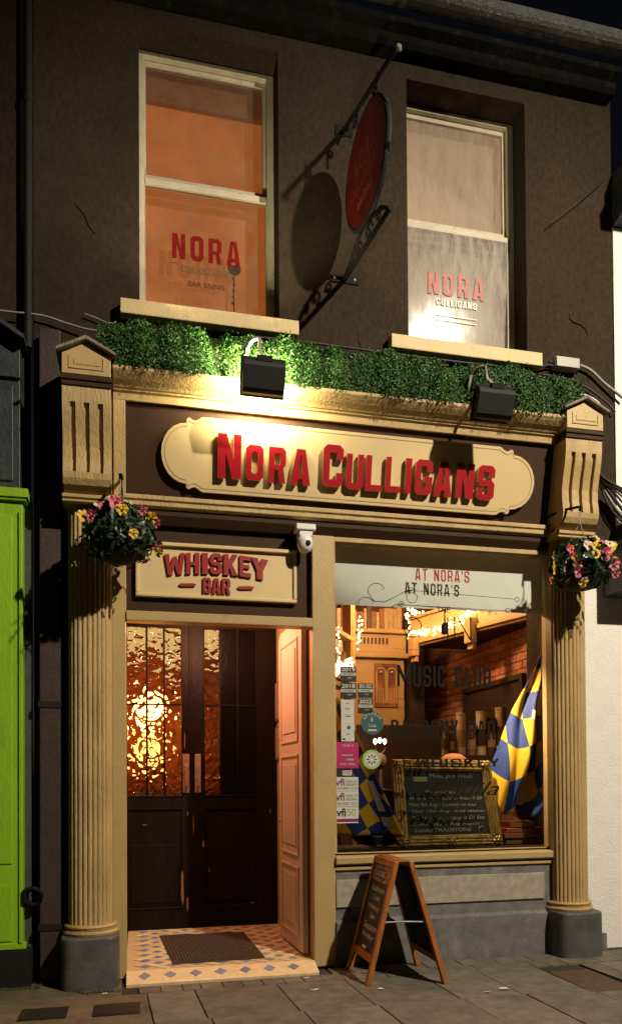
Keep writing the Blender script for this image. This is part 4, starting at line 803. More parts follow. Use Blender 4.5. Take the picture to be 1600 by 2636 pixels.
for i in range(34000):
    (a, c) = random.choices(seg, wts)[0]; t = random.random(); x = random.uniform(-0.26, 3.50)
    wob = 0.022 * math.sin(x * 7.1) + 0.016 * math.sin(x * 17 + 1.3) + 0.012 * math.sin(x * 31)
    y = a[0] + (c[0] - a[0]) * t; z = a[1] + (c[1] - a[1]) * t
    nn = Vector((0, -(c[1] - a[1]), (c[0] - a[0]) )).normalized(); nn = Vector((0, -abs(c[1] - a[1]) - 0.02, abs(c[0] - a[0]))).normalized()
    p = Vector((x, y, z)) + nn * (wob + random.gauss(0, 0.013) + (random.uniform(0.01, 0.04) if random.random() < 0.03 else 0)); 
    if a[1] < 4.4 and t < 0.06: p.z -= random.uniform(0, 0.02)
    leafquad(b, p, nn + Vector((random.gauss(0, 0.7), random.gauss(0, 0.7), random.gauss(0, 0.7))), random.uniform(0.015, 0.030), random.uniform(0.009, 0.016))
b.build('foliage', 'leaf', HG)
b = MB()  # dry trailing roots hanging from the right part of the hedge
for i in range(46):
    x = random.choice([random.uniform(1.9, 3.3), random.uniform(2.2, 2.9), random.uniform(0.0, 0.5)]); y = -0.432; z = 4.345; pts = [(x, y, z)]
    for k in range(3): x += random.uniform(-0.02, 0.02); z -= random.uniform(0.01, 0.028); pts.append((x, y - 0.004 * k, z))
    b.tube(pts, [0.003, 0.0025, 0.002, 0.001], 4)
b.build('trailing_roots', 'scuff', HG)['kind'] = 'stuff'

# ================================================================== FLOODLIGHTS
def flood(cx, lit, label):
    t = thing('floodlight', label, 'floodlight', (cx, -0.62, 4.15), 'floodlights over the name board')
    cy, cz = -0.63, 4.255; ax = 0.0
    h = MB(); prof = [(0.0, -0.115), (0.0, 0.115), (0.055, 0.10), (0.075, 0.07), (0.075, -0.07), (0.055, -0.10)]
    V = MB(); V.px([(-p[0], p[1]) for p in prof], -0.145, 0.145)
    ang_ = R(24)
    def rt(p): 
        y, z = p.y, p.z; return (cx + p.x, cy + y * math.cos(ang_) - z * math.sin(ang_), cz + y * math.sin(ang_) + z * math.cos(ang_))
    V.xf(rt); V.build('housing', 'black', t, bevel=0.006)
    v = MB(); v.box(-0.155, 0.155, 0.0, 0.014, -0.125, -0.108); v.box(-0.155, 0.155, 0.0, 0.014, 0.108, 0.125); v.box(-0.155, -0.138, 0.0, 0.014, -0.108, 0.108); v.box(0.138, 0.155, 0.0, 0.014, -0.108, 0.108); v.xf(rt); v.build('bezel', 'black', t, bevel=0.003)
    v = MB(); v.box(-0.137, 0.137, 0.002, 0.006, -0.107, 0.107); v.xf(rt); v.build('lens', 'floodglow' if lit else 'greyplastic', t)
    v = MB(); top = rt(Vector((0, -0.03, 0.11)))
    path = [(cx - 0.09, -0.38, 4.42), (cx - 0.08, -0.42, 4.52)] + [(cx - 0.035 - 0.04 * math.cos(a), -0.49 - 0.06 * math.cos(math.pi - a), 4.55 + 0.05 * math.sin(a)) for a in [0.3 + 0.35 * i for i in range(7)]] + [(cx - 0.005, -0.57, 4.47), top]
    v.tube(path, 0.013, 8); v.build('gooseneck', 'cablegrey', t, smooth=True)
    v = MB(); v.box(-0.05, 0.05, -0.06, -0.02, 0.10, 0.135); v.xf(rt); v.build('yoke', 'black', t)
    if lit:
        l = bpy.data.lights.new('floodlight_light', 'SPOT'); l.energy = 185; l.color = (1.0, 0.84, 0.50); l.spot_size = R(165); l.spot_blend = 0.6; l.shadow_soft_size = 0.06
        o = bpy.data.objects.new('floodlight_light', l); COL.objects.link(o); o.location = rt(Vector((0, 0.05, 0.0))); d = Vector(rt(Vector((0, 1, 0)))) - Vector(rt(Vector((0, 0, 0)))); o.rotation_euler = d.to_track_quat('-Z', 'Y').to_euler()
flood(0.86, True, 'lit black floodlight on a gooseneck, shining on the letters of NORA')
flood(2.58, False, 'unlit dark floodlight on a gooseneck above the right end of the name board')

# ================================================================== CCTV, junction box, cables
t = thing('security_camera', 'white dome security camera under the fascia between sign and shop window', 'camera', (1.25, -0.2, 3.22))
b = MB(); b.box(1.175, 1.325, -0.24, -0.105, 3.355, 3.402); b.box(1.20, 1.30, -0.225, -0.11, 3.31, 3.355); b.build('mount', 'white', t, bevel=0.008)
b = MB(); b.lathe([(0.02, -0.115), (0.045, -0.10), (0.058, -0.07), (0.06, -0.03), (0.055, 0.0)], (1.25, -0.185, 3.31), 20); b.build('dome', 'white', t, smooth=True)
b = MB(); b.ball((1.262, -0.236, 3.255), 0.022, 10, 8); b.build('lens', 'black', t, smooth=True)
t = thing('junction_box', 'grey plastic junction box on the wall right of the upstairs sill', 'junction box', (3.56, -0.05, 4.93))
b = MB(); b.box(3.445, 3.67, -0.075, -0.001, 4.935, 5.03); b.build('box', 'greyplastic', t, bevel=0.01); b = MB(); b.box(3.45, 3.665, -0.085, -0.075, 4.94, 5.025); b.build('lid', 'greyplastic', t, bevel=0.006)
b = MB()
for zz in (4.96, 4.99): b.tube([(3.40, -0.04, zz), (3.445, -0.04, zz)], 0.012, 8); b.tube([(3.67, -0.04, zz + 0.01), (3.70, -0.04, zz + 0.006)], 0.011, 8)
b.build('gland', 'cable', t)
def cab(label, pts, r, m, n=6):
    P = [Vector(p) for p in pts]; out = []
    for i in range(len(P) - 1):
        p0, p1, p2, p3 = P[max(i - 1, 0)], P[i], P[i + 1], P[min(i + 2, len(P) - 1)]
        for k in range(6):
            q = k / 6; out.append(0.5 * ((2 * p1) + (p2 - p0) * q + (2 * p0 - 5 * p1 + 4 * p2 - p3) * q * q + (3 * p1 - p0 - 3 * p2 + p3) * q ** 3))
    out.append(P[-1]); b = MB(); b.tube(out, r, n); return tag(b.build('cable', m, smooth=True), label, 'cable', 'cables on the facade')
cab('pale grey cable sagging in from the left edge to the hedge', [(-1.4, -0.05, 4.86), (-0.937, -0.05, 4.84), (-0.66, -0.05, 4.842), (-0.48, -0.05, 4.806), (-0.33, -0.06, 4.775), (-0.18, -0.08, 4.765)], 0.007, 'cablegrey')
cab('short pale cable loop beside the left upstairs sill', [(-0.36, -0.03, 4.905), (-0.28, -0.03, 4.885), (-0.20, -0.03, 4.86), (-0.14, -0.03, 4.87), (-0.125, -0.03, 4.93), (-0.12, -0.03, 5.0)], 0.005, 'cablegrey')
cab('black cable running above the hedge between the two sills', [(0.9, -0.05, 4.88), (1.35, -0.05, 4.89), (2.0, -0.05, 4.885), (2.6, -0.05, 4.885), (3.15, -0.05, 4.90), (3.30, -0.045, 4.93), (3.41, -0.04, 4.965)], 0.010, 'cable')
cab('thick grey cable curving down from the junction box to the right', [(3.69, -0.04, 4.995), (3.80, -0.04, 4.96), (3.92, -0.04, 4.87), (4.02, -0.05, 4.80), (4.10, -0.06, 4.74)], 0.012, 'cablegrey')
cab('black cable clipped along the wall behind the right end of hedge', [(3.30, -0.03, 4.88), (3.55, -0.03, 4.87), (3.75, -0.03, 4.82), (3.95, -0.04, 4.70), (4.02, -0.05, 4.62)], 0.009, 'cable')
cab('white cable looping over the right pediment', [(3.52, -0.25, 4.62), (3.62, -0.22, 4.64), (3.76, -0.18, 4.62), (3.88, -0.14, 4.55)], 0.008, 'white')
for i in range(7):
    s = i * 0.028; lab = ['outermost', 'second outermost', 'third', 'middle', 'fifth', 'second innermost', 'innermost'][i]
    cab('%s loop of the bundle of cables hanging beside the right console' % lab, [(3.86 - s * 0.3, -0.05 - 0.008 * i, 4.62 - s), (3.865 - s * 0.4, -0.06 - 0.01 * i, 4.25), (3.85 - s * 0.2, -0.07 - 0.012 * i, 4.02), (3.90 + s, -0.08 - 0.012 * i, 3.84 + s * 0.3), (4.02 + s, -0.09 - 0.01 * i, 3.68 + s * 0.7), (4.20, -0.1, 3.60 + s)], 0.009 + 0.002 * (i % 3), ['cable', 'cablegrey', 'cable', 'cable', 'cablegrey', 'cable', 'cable'][i])

# ================================================================== HANGING OVAL SIGN
HS = thing('hanging_sign', 'round red hanging sign on black scrolled iron bracket between upstairs windows', 'sign', (1.63, 0.0, 5.46))
Xs = lambda p: 1.627 + 0.10 * p
sc_ = Vector((Xs(0.475), -0.475, 6.012)); ux = Vector((0.10, -1, 0)).normalized(); uz = Vector((0, 0, 1)); un = ux.cross(uz)   # un: sideways
def sgn(u, v, w_): return sc_ + ux * u + uz * v - un * w_
def ell(a, bb, n=40): return [(a * math.cos(2 * math.pi * i / n), bb * math.sin(2 * math.pi * i / n)) for i in range(n)]
b = MB(); b.prism(ell(0.372, 0.392), lambda p, a: sgn(p[0], p[1], a), -0.018, 0.018); b.build('board', mat('weathered_sign_red', (0.095, 0.0045, 0.005), 0.5, 0.3, 6, 0.1, 60), HS)
b = MB()
ring = [sgn(p[0], p[1], 0) for p in ell(0.385, 0.405)]; ring.append(ring[0]); b.tube(ring, 0.022, 8); b.build('rim', 'black', HS)
side = 1
for sd_ in (1, -1):
    f = lambda u, v, w_, sd_=sd_: sgn(-u * sd_, v, sd_ * 0.0195 + sd_ * w_)
    block_text('lettering', 'NORA', mat('sign_gold_%d' % sd_, (0.13, 0.022, 0.014), 0.5, 0.5, 40, 0), -0.20, 0.20, 0.02, 0.17, f, HS, 0.001, t=0.15, gap=0.2)
    block_text('lettering', 'CULLIGANS', mat('sign_gold2_%d' % sd_, (0.13, 0.022, 0.014), 0.5, 0.3, 40, 0), -0.27, 0.27, -0.10, -0.02, f, HS, 0.001)
    font_text('lettering', 'BAR ENNIS', mat('sign_gold3_%d' % sd_, (0.18, 0.06, 0.03), 0.5, 0.3, 40, 0), -0.14, 0.14, -0.24, -0.18, f, HS, 0.001)
b = MB()
def bar(p0, p1, r=0.016, z0=None): b.tube([(Xs(p0[0]), -p0[0], p0[1]), (Xs(p1[0]), -p1[0], p1[1])], r, 8)
bar((0.0, 6.66), (0.99, 6.415), 0.017); bar((0.0, 6.66), (0.12, 6.58), 0.010); b.build('top_arm', 'iron', HS)
b = MB(); bar((0.0, 5.46), (0.87, 5.41), 0.018)
b.tube([(Xs(p), -p, z) for p, z in ((0.02, 5.47), (0.15, 5.52), (0.32, 5.60), (0.45, 5.60), (0.6, 5.56), (0.75, 5.50), (0.85, 5.42))], 0.014, 8)
for c0, r0 in ((0.30, 0.06), (0.50, 0.07), (0.68, 0.055)):
    b.tube([(Xs(c0 + rr * math.cos(a)), -(c0 + rr * math.cos(a)), 5.50 + rr * math.sin(a)) for a, rr in [(0.55 * i, r0 * (1 - i / 16)) for i in range(14)]], 0.009, 6)
b.build('scroll_bracket', 'iron', HS)
for c0, r0, z in ((0.25, 0.05, 6.52), (0.62, 0.05, 6.46)):
    b = MB(); b.tube([(Xs(c0 + rr * math.cos(a)), -(c0 + rr * math.cos(a)), z + rr * math.sin(a)) for a, rr in [(0.55 * i, r0 * (1 - i / 16)) for i in range(14)]], 0.009, 6); c1 = c0 + r0; b.tube([(Xs(c1), -c1, z + 0.09), (Xs(c1), -c1, z - 0.09)], 0.008, 6); b.build('hanger', 'iron', HS)
b = MB(); b.box(1.51, 1.745, -0.012, 0.0, 5.43, 5.49); b.box(1.56, 1.70, -0.012, 0.0, 6.62, 6.70); b.build('wall_plate', 'iron', HS)
b = MB()
for x, z in ((1.545, 5.46), (1.71, 5.462)): b.ball((x, -0.014, z), 0.011, 8, 6)
b.build('bolt', 'greyplastic', HS)
b = MB(); b.tube([(Xs(0.99), -0.99, 6.42), (Xs(0.995), -1.0, 6.40), (Xs(0.99) + 0.03, -1.0, 6.39)], 0.010, 6); b.ball((Xs(1.0) + 0.01, -1.0, 6.41), 0.022, 8, 6); b.build('finial', 'lead', HS)
cab('thin stay wire running from the right wall towards the hanging sign', [(4.03, -0.001, 6.72), (3.72, -0.05, 6.42), (3.40, -0.05, 6.15)], 0.004, 'cable')

# ================================================================== HANGING BASKETS
def pansy_mesh(nm, c1, c2):
    mb = MB(); R0 = 0.034
    for k, (a, r, l, mi) in enumerate(((R(55), 0.024, 0.020, 0), (R(125), 0.024, 0.020, 0), (R(5), 0.021, 0.019, 1), (R(175), 0.021, 0.019, 1), (R(270), 0.026, 0.018, 1))):
        c = Vector((math.cos(a) * l, -0.002 * k, math.sin(a) * l)); n = 10
        V = [(0, -0.002 * k - 0.002, 0)] + [(c.x + r * math.cos(2 * math.pi * i / n), c.y - 0.006 - 0.005 * math.sin(3 * 2 * math.pi * i / n + k), c.z + r * 0.9 * math.sin(2 * math.pi * i / n)) for i in range(n)]
        mb.add(V, [(0, 1 + i, 1 + (i + 1) % n) for i in range(n)], mi)
    mb.ball((0, -0.016, -0.002), 0.007, 6, 4, 2); me = mb.mesh(nm)
    for c in (c1, c2): me.materials.append(c)
    me.materials.append(M_['stkpurple']); return me
def pm(n, c): return mat('petal_' + n, c, 0.55, 0.2, 40, 0.0)
pY, pP, pW, pR_, pM, pO = pm('yellow', (0.72, 0.50, 0.04)), pm('pink', (0.60, 0.16, 0.22)), pm('white', (0.65, 0.55, 0.42)), pm('red', (0.42, 0.02, 0.03)), pm('maroon', (0.16, 0.012, 0.05)), pm('orange', (0.62, 0.20, 0.03))
PAN = [pansy_mesh('pansy_yellow', pY, pY), pansy_mesh('pansy_pink', pM, pP), pansy_mesh('pansy_cream', pW, pW), pansy_mesh('pansy_red', pR_, pP), pansy_mesh('pansy_mixed', pW, pY), pansy_mesh('pansy_orange', pR_, pO)]
def basket(cx, cy, cz, label, flowers, hook, hookbase, tall):
    t = thing('hanging_basket', label, 'hanging basket', (cx, cy, cz - 0.17), 'hanging flower baskets')
    b = MB(); prof = [(0.03, -0.17), (0.10, -0.155), (0.15, -0.10), (0.175, -0.02), (0.18, 0.03)]; b.lathe(prof, (cx, cy, cz), 24); b.build('pot', 'pot', t, smooth=True)
    b = MB()
    for i in range(560):
        a = random.uniform(0, 6.28); el = random.uniform(-0.9, 1.2) if tall else random.uniform(-0.75, 1.1); rr = random.uniform(0.17, 0.24)
        p = Vector((cx + rr * math.cos(el) * math.cos(a), cy + rr * math.cos(el) * math.sin(a), cz + 0.02 + rr * 0.92 * math.sin(el))); n = Vector((math.cos(el) * math.cos(a), math.cos(el) * math.sin(a), math.sin(el)))
        if not tall and random.random() < 0.45 and el < -0.1 : continue
        n = (n + Vector((random.gauss(0, 0.4), random.gauss(0, 0.4), random.gauss(0, 0.4) - 0.2))).normalized()
        L, W = random.uniform(0.05, 0.095), random.uniform(0.028, 0.052); tt = n.cross(Vector((random.gauss(0, 1), random.gauss(0, 1), random.gauss(0, 1)))).normalized(); s_ = n.cross(tt)
        b.add([p - tt * L * .5, p - tt * L * .15 + s_ * W * .5 + n * 0.006, p + tt * L * .25 + s_ * W * .4 + n * 0.004, p + tt * L * .5 - n * 0.006, p + tt * L * .25 - s_ * W * .4 + n * 0.004, p - tt * L * .15 - s_ * W * .5 + n * 0.006, p + tt * L * 0.05 - n * 0.003], [(0, 1, 6), (1, 2, 6), (2, 3, 6), (3, 4, 6), (4, 5, 6), (5, 0, 6)])
    for k in range(13):   # trailing stems with small leaves
        a = random.uniform(0, 6.28); p = Vector((cx + 0.19 * math.cos(a), cy + 0.19 * math.sin(a), cz + 0.02)); pts = [p.copy()]
        for q_ in range(5):
            p = p + Vector((0.018 * math.cos(a) + random.gauss(0, 0.01), 0.018 * math.sin(a) + random.gauss(0, 0.01), -random.uniform(0.02, 0.055) * (q_ > 0) + 0.012)); pts.append(p.copy()); leafquad(b, p + Vector((0, -0.01, 0)), Vector((math.cos(a), math.sin(a) - 0.5, 0.3)), random.uniform(0.03, 0.055), random.uniform(0.015, 0.028))
        b.tube(pts, 0.0022, 4)
    b.build('foliage', 'bleaf', t)
    b = MB()
    for k in range(3):
        a = 2 * math.pi * k / 3 + 0.5; e = (cx + 0.17 * math.cos(a), cy + 0.17 * math.sin(a), cz + 0.04); top = Vector(hook) + Vector((0, 0, -0.10)); n = 14
        for i in range(n):
            p = Vector(e).lerp(top, i / n); q = Vector(e).lerp(top, (i + 0.85) / n); b.tube([p, (p + q) / 2 + Vector((0.003 * (-1) ** i, 0, 0)), q], 0.0032, 5)
    b.tube([Vector(hook) + Vector((0, 0, -0.10)), Vector(hook) + Vector((0.006, 0, -0.05)), hook], 0.004, 6); b.build('chain', 'cablegrey', t)
    b = MB(); hb = Vector(hookbase); hk = Vector(hook); b.tube([hb, hb.lerp(hk, 0.5) + Vector((0, 0, 0.03)), hk + Vector((0, 0, 0.025)), hk + Vector((0, -0.02, 0.01)), hk], 0.011, 8); b.tube([hb + Vector((0, 0, -0.18)), hb.lerp(hk, 0.6) + Vector((0, 0, 0.0))], 0.008, 6); b.build('bracket', 'iron', t)
    for (dx, dy, dz, k, s, rx, rz) in flowers:
        inst('flower', PAN[k], (cx + dx, cy + dy, cz + dz), t, (R(rx), R(random.uniform(-20, 20)), R(rz)), (s * 0.9, s * 0.9, s * 0.9))
fl1 = [(-0.235, -0.10, 0.10, 0, 1.1, -5, 20), (-0.17, -0.12, 0.10, 1, 1.2, 10, -10), (-0.02, -0.17, 0.175, 3, 1.5, -10, 5), (0.025, -0.20, 0.125, 0, 1.15, 5, -8), (0.16, -0.13, 0.155, 1, 1.1, -5, -25), (0.215, -0.08, 0.125, 0, 1.2, 15, -20), (0.255, -0.04, 0.105, 3, 1.0, 0, -40), (-0.03, -0.08, 0.225, 2, 1.2, -30, 10), (0.04, -0.05, 0.215, 2, 1.3, -35, 0), (-0.13, -0.05, 0.19, 2, 1.0, -40, 20), (0.095, -0.215, -0.03, 0, 0.95, 10, -5), (0.255, -0.06, -0.06, 1, 1.15, 10, -30), (0.262, -0.075, -0.10, 0, 0.9, 20, -20), (0.0, -0.18, 0.08, 1, 1.0, 25, 0), (-0.11, -0.1, 0.17, 1, 1.0, -20, 10), (0.10, 0.02, 0.19, 4, 1.2, -30, 0)]
basket(-0.105, -0.52, 3.11, 'hanging basket of pansies in front of the left fluted column', fl1, (-0.10, -0.52, 3.52), (-0.09, -0.14, 3.66), True)
fl2 = [(-0.16, -0.12, 0.10, 3, 1.2, 0, 10), (-0.145, -0.16, 0.03, 5, 1.35, 5, 8), (-0.14, -0.17, -0.03, 5, 1.2, 10, 5), (-0.13, -0.17, -0.075, 1, 1.25, 15, 0), (-0.27, -0.05, 0.04, 4, 0.9, 0, 50), (-0.265, -0.05, -0.03, 0, 1.1, 10, 40), (-0.28, -0.03, -0.10, 5, 1.2, 20, 40), (-0.20, -0.10, -0.05, 2, 1.0, 10, 40), (-0.05, -0.18, 0.115, 2, 1.3, -5, 5), (0.00, -0.20, 0.105, 0, 1.15, 0, 0), (0.0, -0.205, 0.06, 4, 1.1, 5, 0), (0.03, -0.14, 0.175, 4, 1.25, -15, -5), (0.075, -0.13, 0.165, 1, 1.1, -10, -10), (0.075, -0.20, 0.06, 3, 1.55, 5, -10), (0.11, -0.18, 0.08, 2, 1.1, 0, -20), (0.18, -0.12, 0.14, 0, 1.25, -10, -20), (0.21, -0.10, 0.155, 0, 1.2, -15, -30), (0.165, -0.13, 0.16, 2, 1.1, -30, -10), (0.25, -0.06, 0.055, 0, 1.1, 0, -35), (0.19, -0.15, 0.00, 1, 1.35, 10, -20), (0.12, -0.10, 0.15, 3, 1.1, -20, -10), (-0.09, -0.17, -0.15, 4, 1.2, 40, 0), (0.30, -0.02, -0.03, 1, 1.0, 5, -40)]
basket(3.365, -0.52, 3.10, 'hanging basket of pansies in front of the right fluted column', fl2, (3.365, -0.52, 3.56), (3.30, -0.16, 3.62), False)

# ================================================================== SANDWICH BOARD
AB = thing('sandwich_board', 'folding pine sandwich board with chalked blackboards standing by the window plinth', 'sandwich board', (1.83, -0.48, 0.04))
zt = 0.895
def apanel(xb, xt, yf_b, yk_b, yf_t, yk_t, sgn_, front):
    """panel from feet line x=xb to ridge x=xt, near edge y=yf, far edge y=yk; local (u across far->near 0..1, v up 0..1, w thickness)"""
    def fn(u, v, w_):
        x = xb + (xt - xb) * v; yk = yk_b + (yk_t - yk_b) * v; yf = yf_b + (yf_t - yf_b) * v
        return (x + sgn_ * w_, yk + (yf - yk) * u, 0.042 + (zt - 0.042) * v)
    def pbox(name, u0, u1, v0, v1, w0, w1, m, bev=0.003):
        mb = MB(); mb.box(u0, u1, w0, w1, v0, v1); mb.xf(lambda p: fn(p.x, p.z, p.y)); return mb.build(name, m, AB, bevel=bev)
    pbox('leg', 0.0, 0.085, 0.0, 1.0, 0.0, 0.035, 'wood'); pbox('leg', 0.915, 1.0, 0.0, 1.0, 0.0, 0.035, 'wood')
    pbox('rail', 0.085, 0.915, 0.945, 1.0, 0.002, 0.033, 'wood'); pbox('rail', 0.085, 0.915, 0.165, 0.225, 0.002, 0.033, 'wood')
    pbox('blackboard', 0.085, 0.915, 0.225, 0.945, 0.012, 0.024, 'chalkb', 0)
    return fn, pbox
fnA, pbA = apanel(1.585, 1.80, -0.705, -0.20, -0.70, -0.235, -1, True)
fnB, pbB = apanel(2.085, 1.865, -0.80, -0.215, -0.715, -0.235, 1, False)
pbA('poster', 0.10, 0.90, 0.80, 0.935, 0.0245, 0.026, mat('butcher_print', (0.22, 0.06, 0.045), 0.5, 0.5, 40, 0, col2=(0.45, 0.32, 0.28), c2scale=40, c2lo=0.5, c2hi=0.6), 0)
pbA('poster_panel', 0.30, 0.70, 0.825, 0.905, 0.0262, 0.0272, 'stkblack', 0)
afn = lambda u, v, w_: fnA(u, v, 0.0282 + w_)
block_text('poster_lettering', 'BUTCHER', 'stkwhite', 0.335, 0.665, 0.842, 0.890, afn, AB, 0.0006, t=0.14)
for s, u0, u1, v0, v1 in (('Madhouse', 0.20, 0.80, 0.715, 0.765), ('Craic', 0.35, 0.68, 0.645, 0.69), ('Whiskey', 0.22, 0.78, 0.555, 0.605), ('bar', 0.42, 0.66, 0.490, 0.535), ('Session', 0.22, 0.82, 0.395, 0.455), ('Friday', 0.25, 0.80, 0.315, 0.37)):
    font_text('chalk_writing', s, 'chalkdim', u0, u1, v0, v1, lambda u, v, w_: fnA(u, v, 0.0252 + w_), AB, 0.0006, 0.012, 0.25)
pbA('chalk_stick', 0.42, 0.60, 0.245, 0.262, 0.024, 0.034, 'stkwhite', 0.002)
b = MB(); b.tube([fnA(0.95, 0.5, 0.0), Vector(fnA(0.95, 0.5, 0)).lerp(Vector(fnB(0.95, 0.5, 0)), 0.5) + Vector((0, 0, 0.004)), fnB(0.95, 0.5, 0.0)], 0.006, 6); b.build('stay', 'greyplastic', AB)
b = MB(); b.box(1.79, 1.875, -0.70, -0.24, zt - 0.004, zt + 0.006); b.build('hinge', 'wood', AB)

# ================================================================== INTERIOR behind the shop window
IW = MB(); IW.box(1.42, 3.70, 3.3, 3.35, 0.0, 4.1); IW.box(1.42, 1.47, 0.425, 3.3, 0.0, 4.1); struct(IW.build('interior_wall', 'intred'))
IW = MB(); IW.box(3.62, 3.66, 0.032, 3.3, 0.0, 4.1); IWR = struct(IW.build('interior_side_wall', 'intred'))
b = MB(); b.box(1.42, 3.66, 0.42, 3.3, 4.1, 4.15); struct(b.build('interior_ceiling', 'intdark'))
b = MB(); b.box(1.42, 3.66, 0.26, 3.3, 0.0, 0.08); struct(b.build('interior_floor', 'intdark'))
b = MB(); b.box(1.51, 3.60, -0.035, 0.62, 0.86, 0.903); tag(b.build('display_ledge', 'intdark'), 'dark wooden display ledge inside the shop window', 'ledge')
# exposed brick on the side wall near the window
b = MB(); b.box(-0.0, 0.018, -0.105, 0.105, -0.034, 0.034); bme = b.mesh('brick'); bme.materials.append(M_['brick'])
b = MB(); b.box(3.608, 3.62, 0.035, 3.29, 0.903, 2.95); b.build('mortar_bed', 'mortar', IWR)
for r_ in range(26):
    for c_ in range(14):
        y = 0.15 + c_ * 0.225 + (0.11 if r_ % 2 else 0)
        if y < (0.6 if r_ < 12 else 3.2): inst('brick', bme, (3.594 + random.uniform(-0.003, 0.003), y, 0.945 + r_ * 0.077), IWR)
# balcony with fairy lights
BA = thing('balcony', 'cream panelled balcony front crossing the room behind the shop window', 'balcony', (3.3, 1.5, 2.9))
pa = Vector((3.60, 0.10, 0)); pb_ = Vector((2.98, 2.10, 0)); dd = (pb_ - pa).normalized(); nn = Vector((-dd.y, dd.x, 0)); nn = nn if nn.x < 0 else -nn
def along(mb, z0, z1, o0, o1, t0=0.0, t1=1.0):
    A = pa.lerp(pb_, t0); B = pa.lerp(pb_, t1); P = [A + nn * o0, B + nn * o0, B + nn * o1, A + nn * o1]; mb.pz([(p.x, p.y) for p in P], z0, z1)
b = MB(); along(b, 2.99, 3.22, 0.0, 0.04); b.build('front', 'intcream', BA)
b = MB(); along(b, 2.94, 2.99, -0.02, 0.06); along(b, 3.22, 3.25, -0.02, 0.07); along(b, 2.915, 2.94, -0.02, 0.035); b.build('moulding', 'intcream', BA, bevel=0.005)
b = MB(); b.pz([(pa.x, pa.y), (pb_.x, pb_.y), (3.615, pb_.y)], 2.92, 2.938); b.build('soffit', 'intdark', BA)
for t_ in (0.52, 0.95):
    b = MB(); along(b, 2.80, 3.05, 0.04, 0.12, t_ - 0.025, t_ + 0.025); along(b, 2.74, 2.80, 0.04, 0.09, t_ - 0.02, t_ + 0.02); b.build('corbel', 'intcream', BA, bevel=0.01)
# cabinet at the back
CB = thing('back_cabinet', 'cream pilastered cabinet with dark carved panel at the back of the bar', 'cabinet', (2.6, 2.5, 0.1))
b = MB(); b.box(2.10, 3.02, 2.52, 3.0, 0.1, 2.86); b.build('carcass', 'intcream', CB); b = MB(); b.box(2.06, 3.06, 2.46, 3.02, 2.86, 2.92); b.box(2.08, 3.04, 2.49, 3.02, 2.92, 3.14); b.box(2.04, 3.08, 2.44, 3.02, 3.14, 3.19); b.build('entablature', 'intcream', CB, bevel=0.01)
b = MB()
for i in range(8): b.box(2.48 + i * 0.045, 2.50 + i * 0.045, 2.478, 2.489, 3.02, 3.09)
b.build('dentil', 'intdark', CB)
b = MB(); b.box(2.66, 2.94, 2.505, 2.519, 2.30, 2.80); b.build('carved_panel', 'intred', CB); b = MB()
for cx in (2.735, 2.865):
    b.tube([(cx - 0.055, 2.50, 2.34), (cx - 0.055, 2.50, 2.68)] + [(cx - 0.055 * math.cos(a), 2.50, 2.69 + 0.055 * math.sin(a)) for a in [math.pi * i / 8 for i in range(9)]] + [(cx + 0.055, 2.50, 2.34)], 0.011, 6)
    b.ball((cx, 2.50, 2.70), 0.022, 8, 6)
    for dx in (-0.025, 0.0, 0.025): b.tube([(cx + dx, 2.505, 2.34), (cx + dx, 2.505, 2.52)], 0.006, 5)
b.build('carving', 'intcream', CB)
b = MB(); b.box(3.05, 3.22, 2.40, 2.56, 0.1, 3.5); b.build('column', 'intdark', bpy.data.objects[CB.name])
# books on top of the cabinet and balcony
bcols = [mat('book_%d' % i, c, 0.6, 0.2, 20, 0.1) for i, c in enumerate([(0.25, 0.10, 0.04), (0.10, 0.05, 0.03), (0.40, 0.25, 0.12), (0.20, 0.03, 0.02), (0.08, 0.07, 0.05), (0.45, 0.33, 0.18)])]
x = 2.15; i = 0; pos = ['first', 'second', 'third', 'fourth', 'fifth', 'sixth', 'seventh', 'eighth', 'ninth', 'tenth', 'eleventh', 'twelfth', 'thirteenth', 'fourteenth', 'fifteenth', 'sixteenth', 'seventeenth', 'eighteenth', 'nineteenth', 'twentieth']
while x < 3.0 and i < 20:
    w_ = random.uniform(0.03, 0.06); h_ = random.uniform(0.2, 0.32)
    b = MB(); b.box(x, x + w_, 2.60, 2.80, 3.191, 3.191 + h_); tag(b.build('book', bcols[random.randrange(6)], bevel=0.004), '%s book from the left in the row on top of the back cabinet' % pos[i], 'book', 'books on the back cabinet'); x += w_ + 0.002; i += 1
# left shelf with lights
SH = thing('wall_shelf', 'cream shelf with fairy lights at the left inside the shop window', 'shelf', (1.95, 1.2, 2.45))
sq = lambda e: [(1.70 - e, 0.88 - e), (2.12 + e, 1.52), (2.04, 1.60), (1.62, 0.96)]
b = MB(); b.pz(sq(0.0), 2.43, 2.47); b.pz(sq(0.0), 2.36, 2.40); b.pz(sq(0.0), 2.86, 2.90); b.build('board', 'intcream', SH)
b = MB(); b.pz([(2.10, 1.53), (2.16, 1.58), (2.10, 1.66), (2.04, 1.62)], 0.1, 3.4); b.build('upright', 'intcream', SH)
for k in range(6):
    u = 0.15 + k * 0.13; p = Vector((1.67, 0.94, 0)).lerp(Vector((2.08, 1.56, 0)), u)
    b = MB(); b.box(-0.022, 0.022, -0.05, 0.05, 2.471, 2.471 + random.uniform(0.18, 0.27)); b.xf(lambda q: (p.x + q.x * 0.8 - q.y * 0.6, p.y + q.x * 0.6 + q.y * 0.8, q.z)); tag(b.build('book', bcols[k]), '%s book from the near end on the cream shelf at left' % pos[k], 'book', 'books on the left shelf')
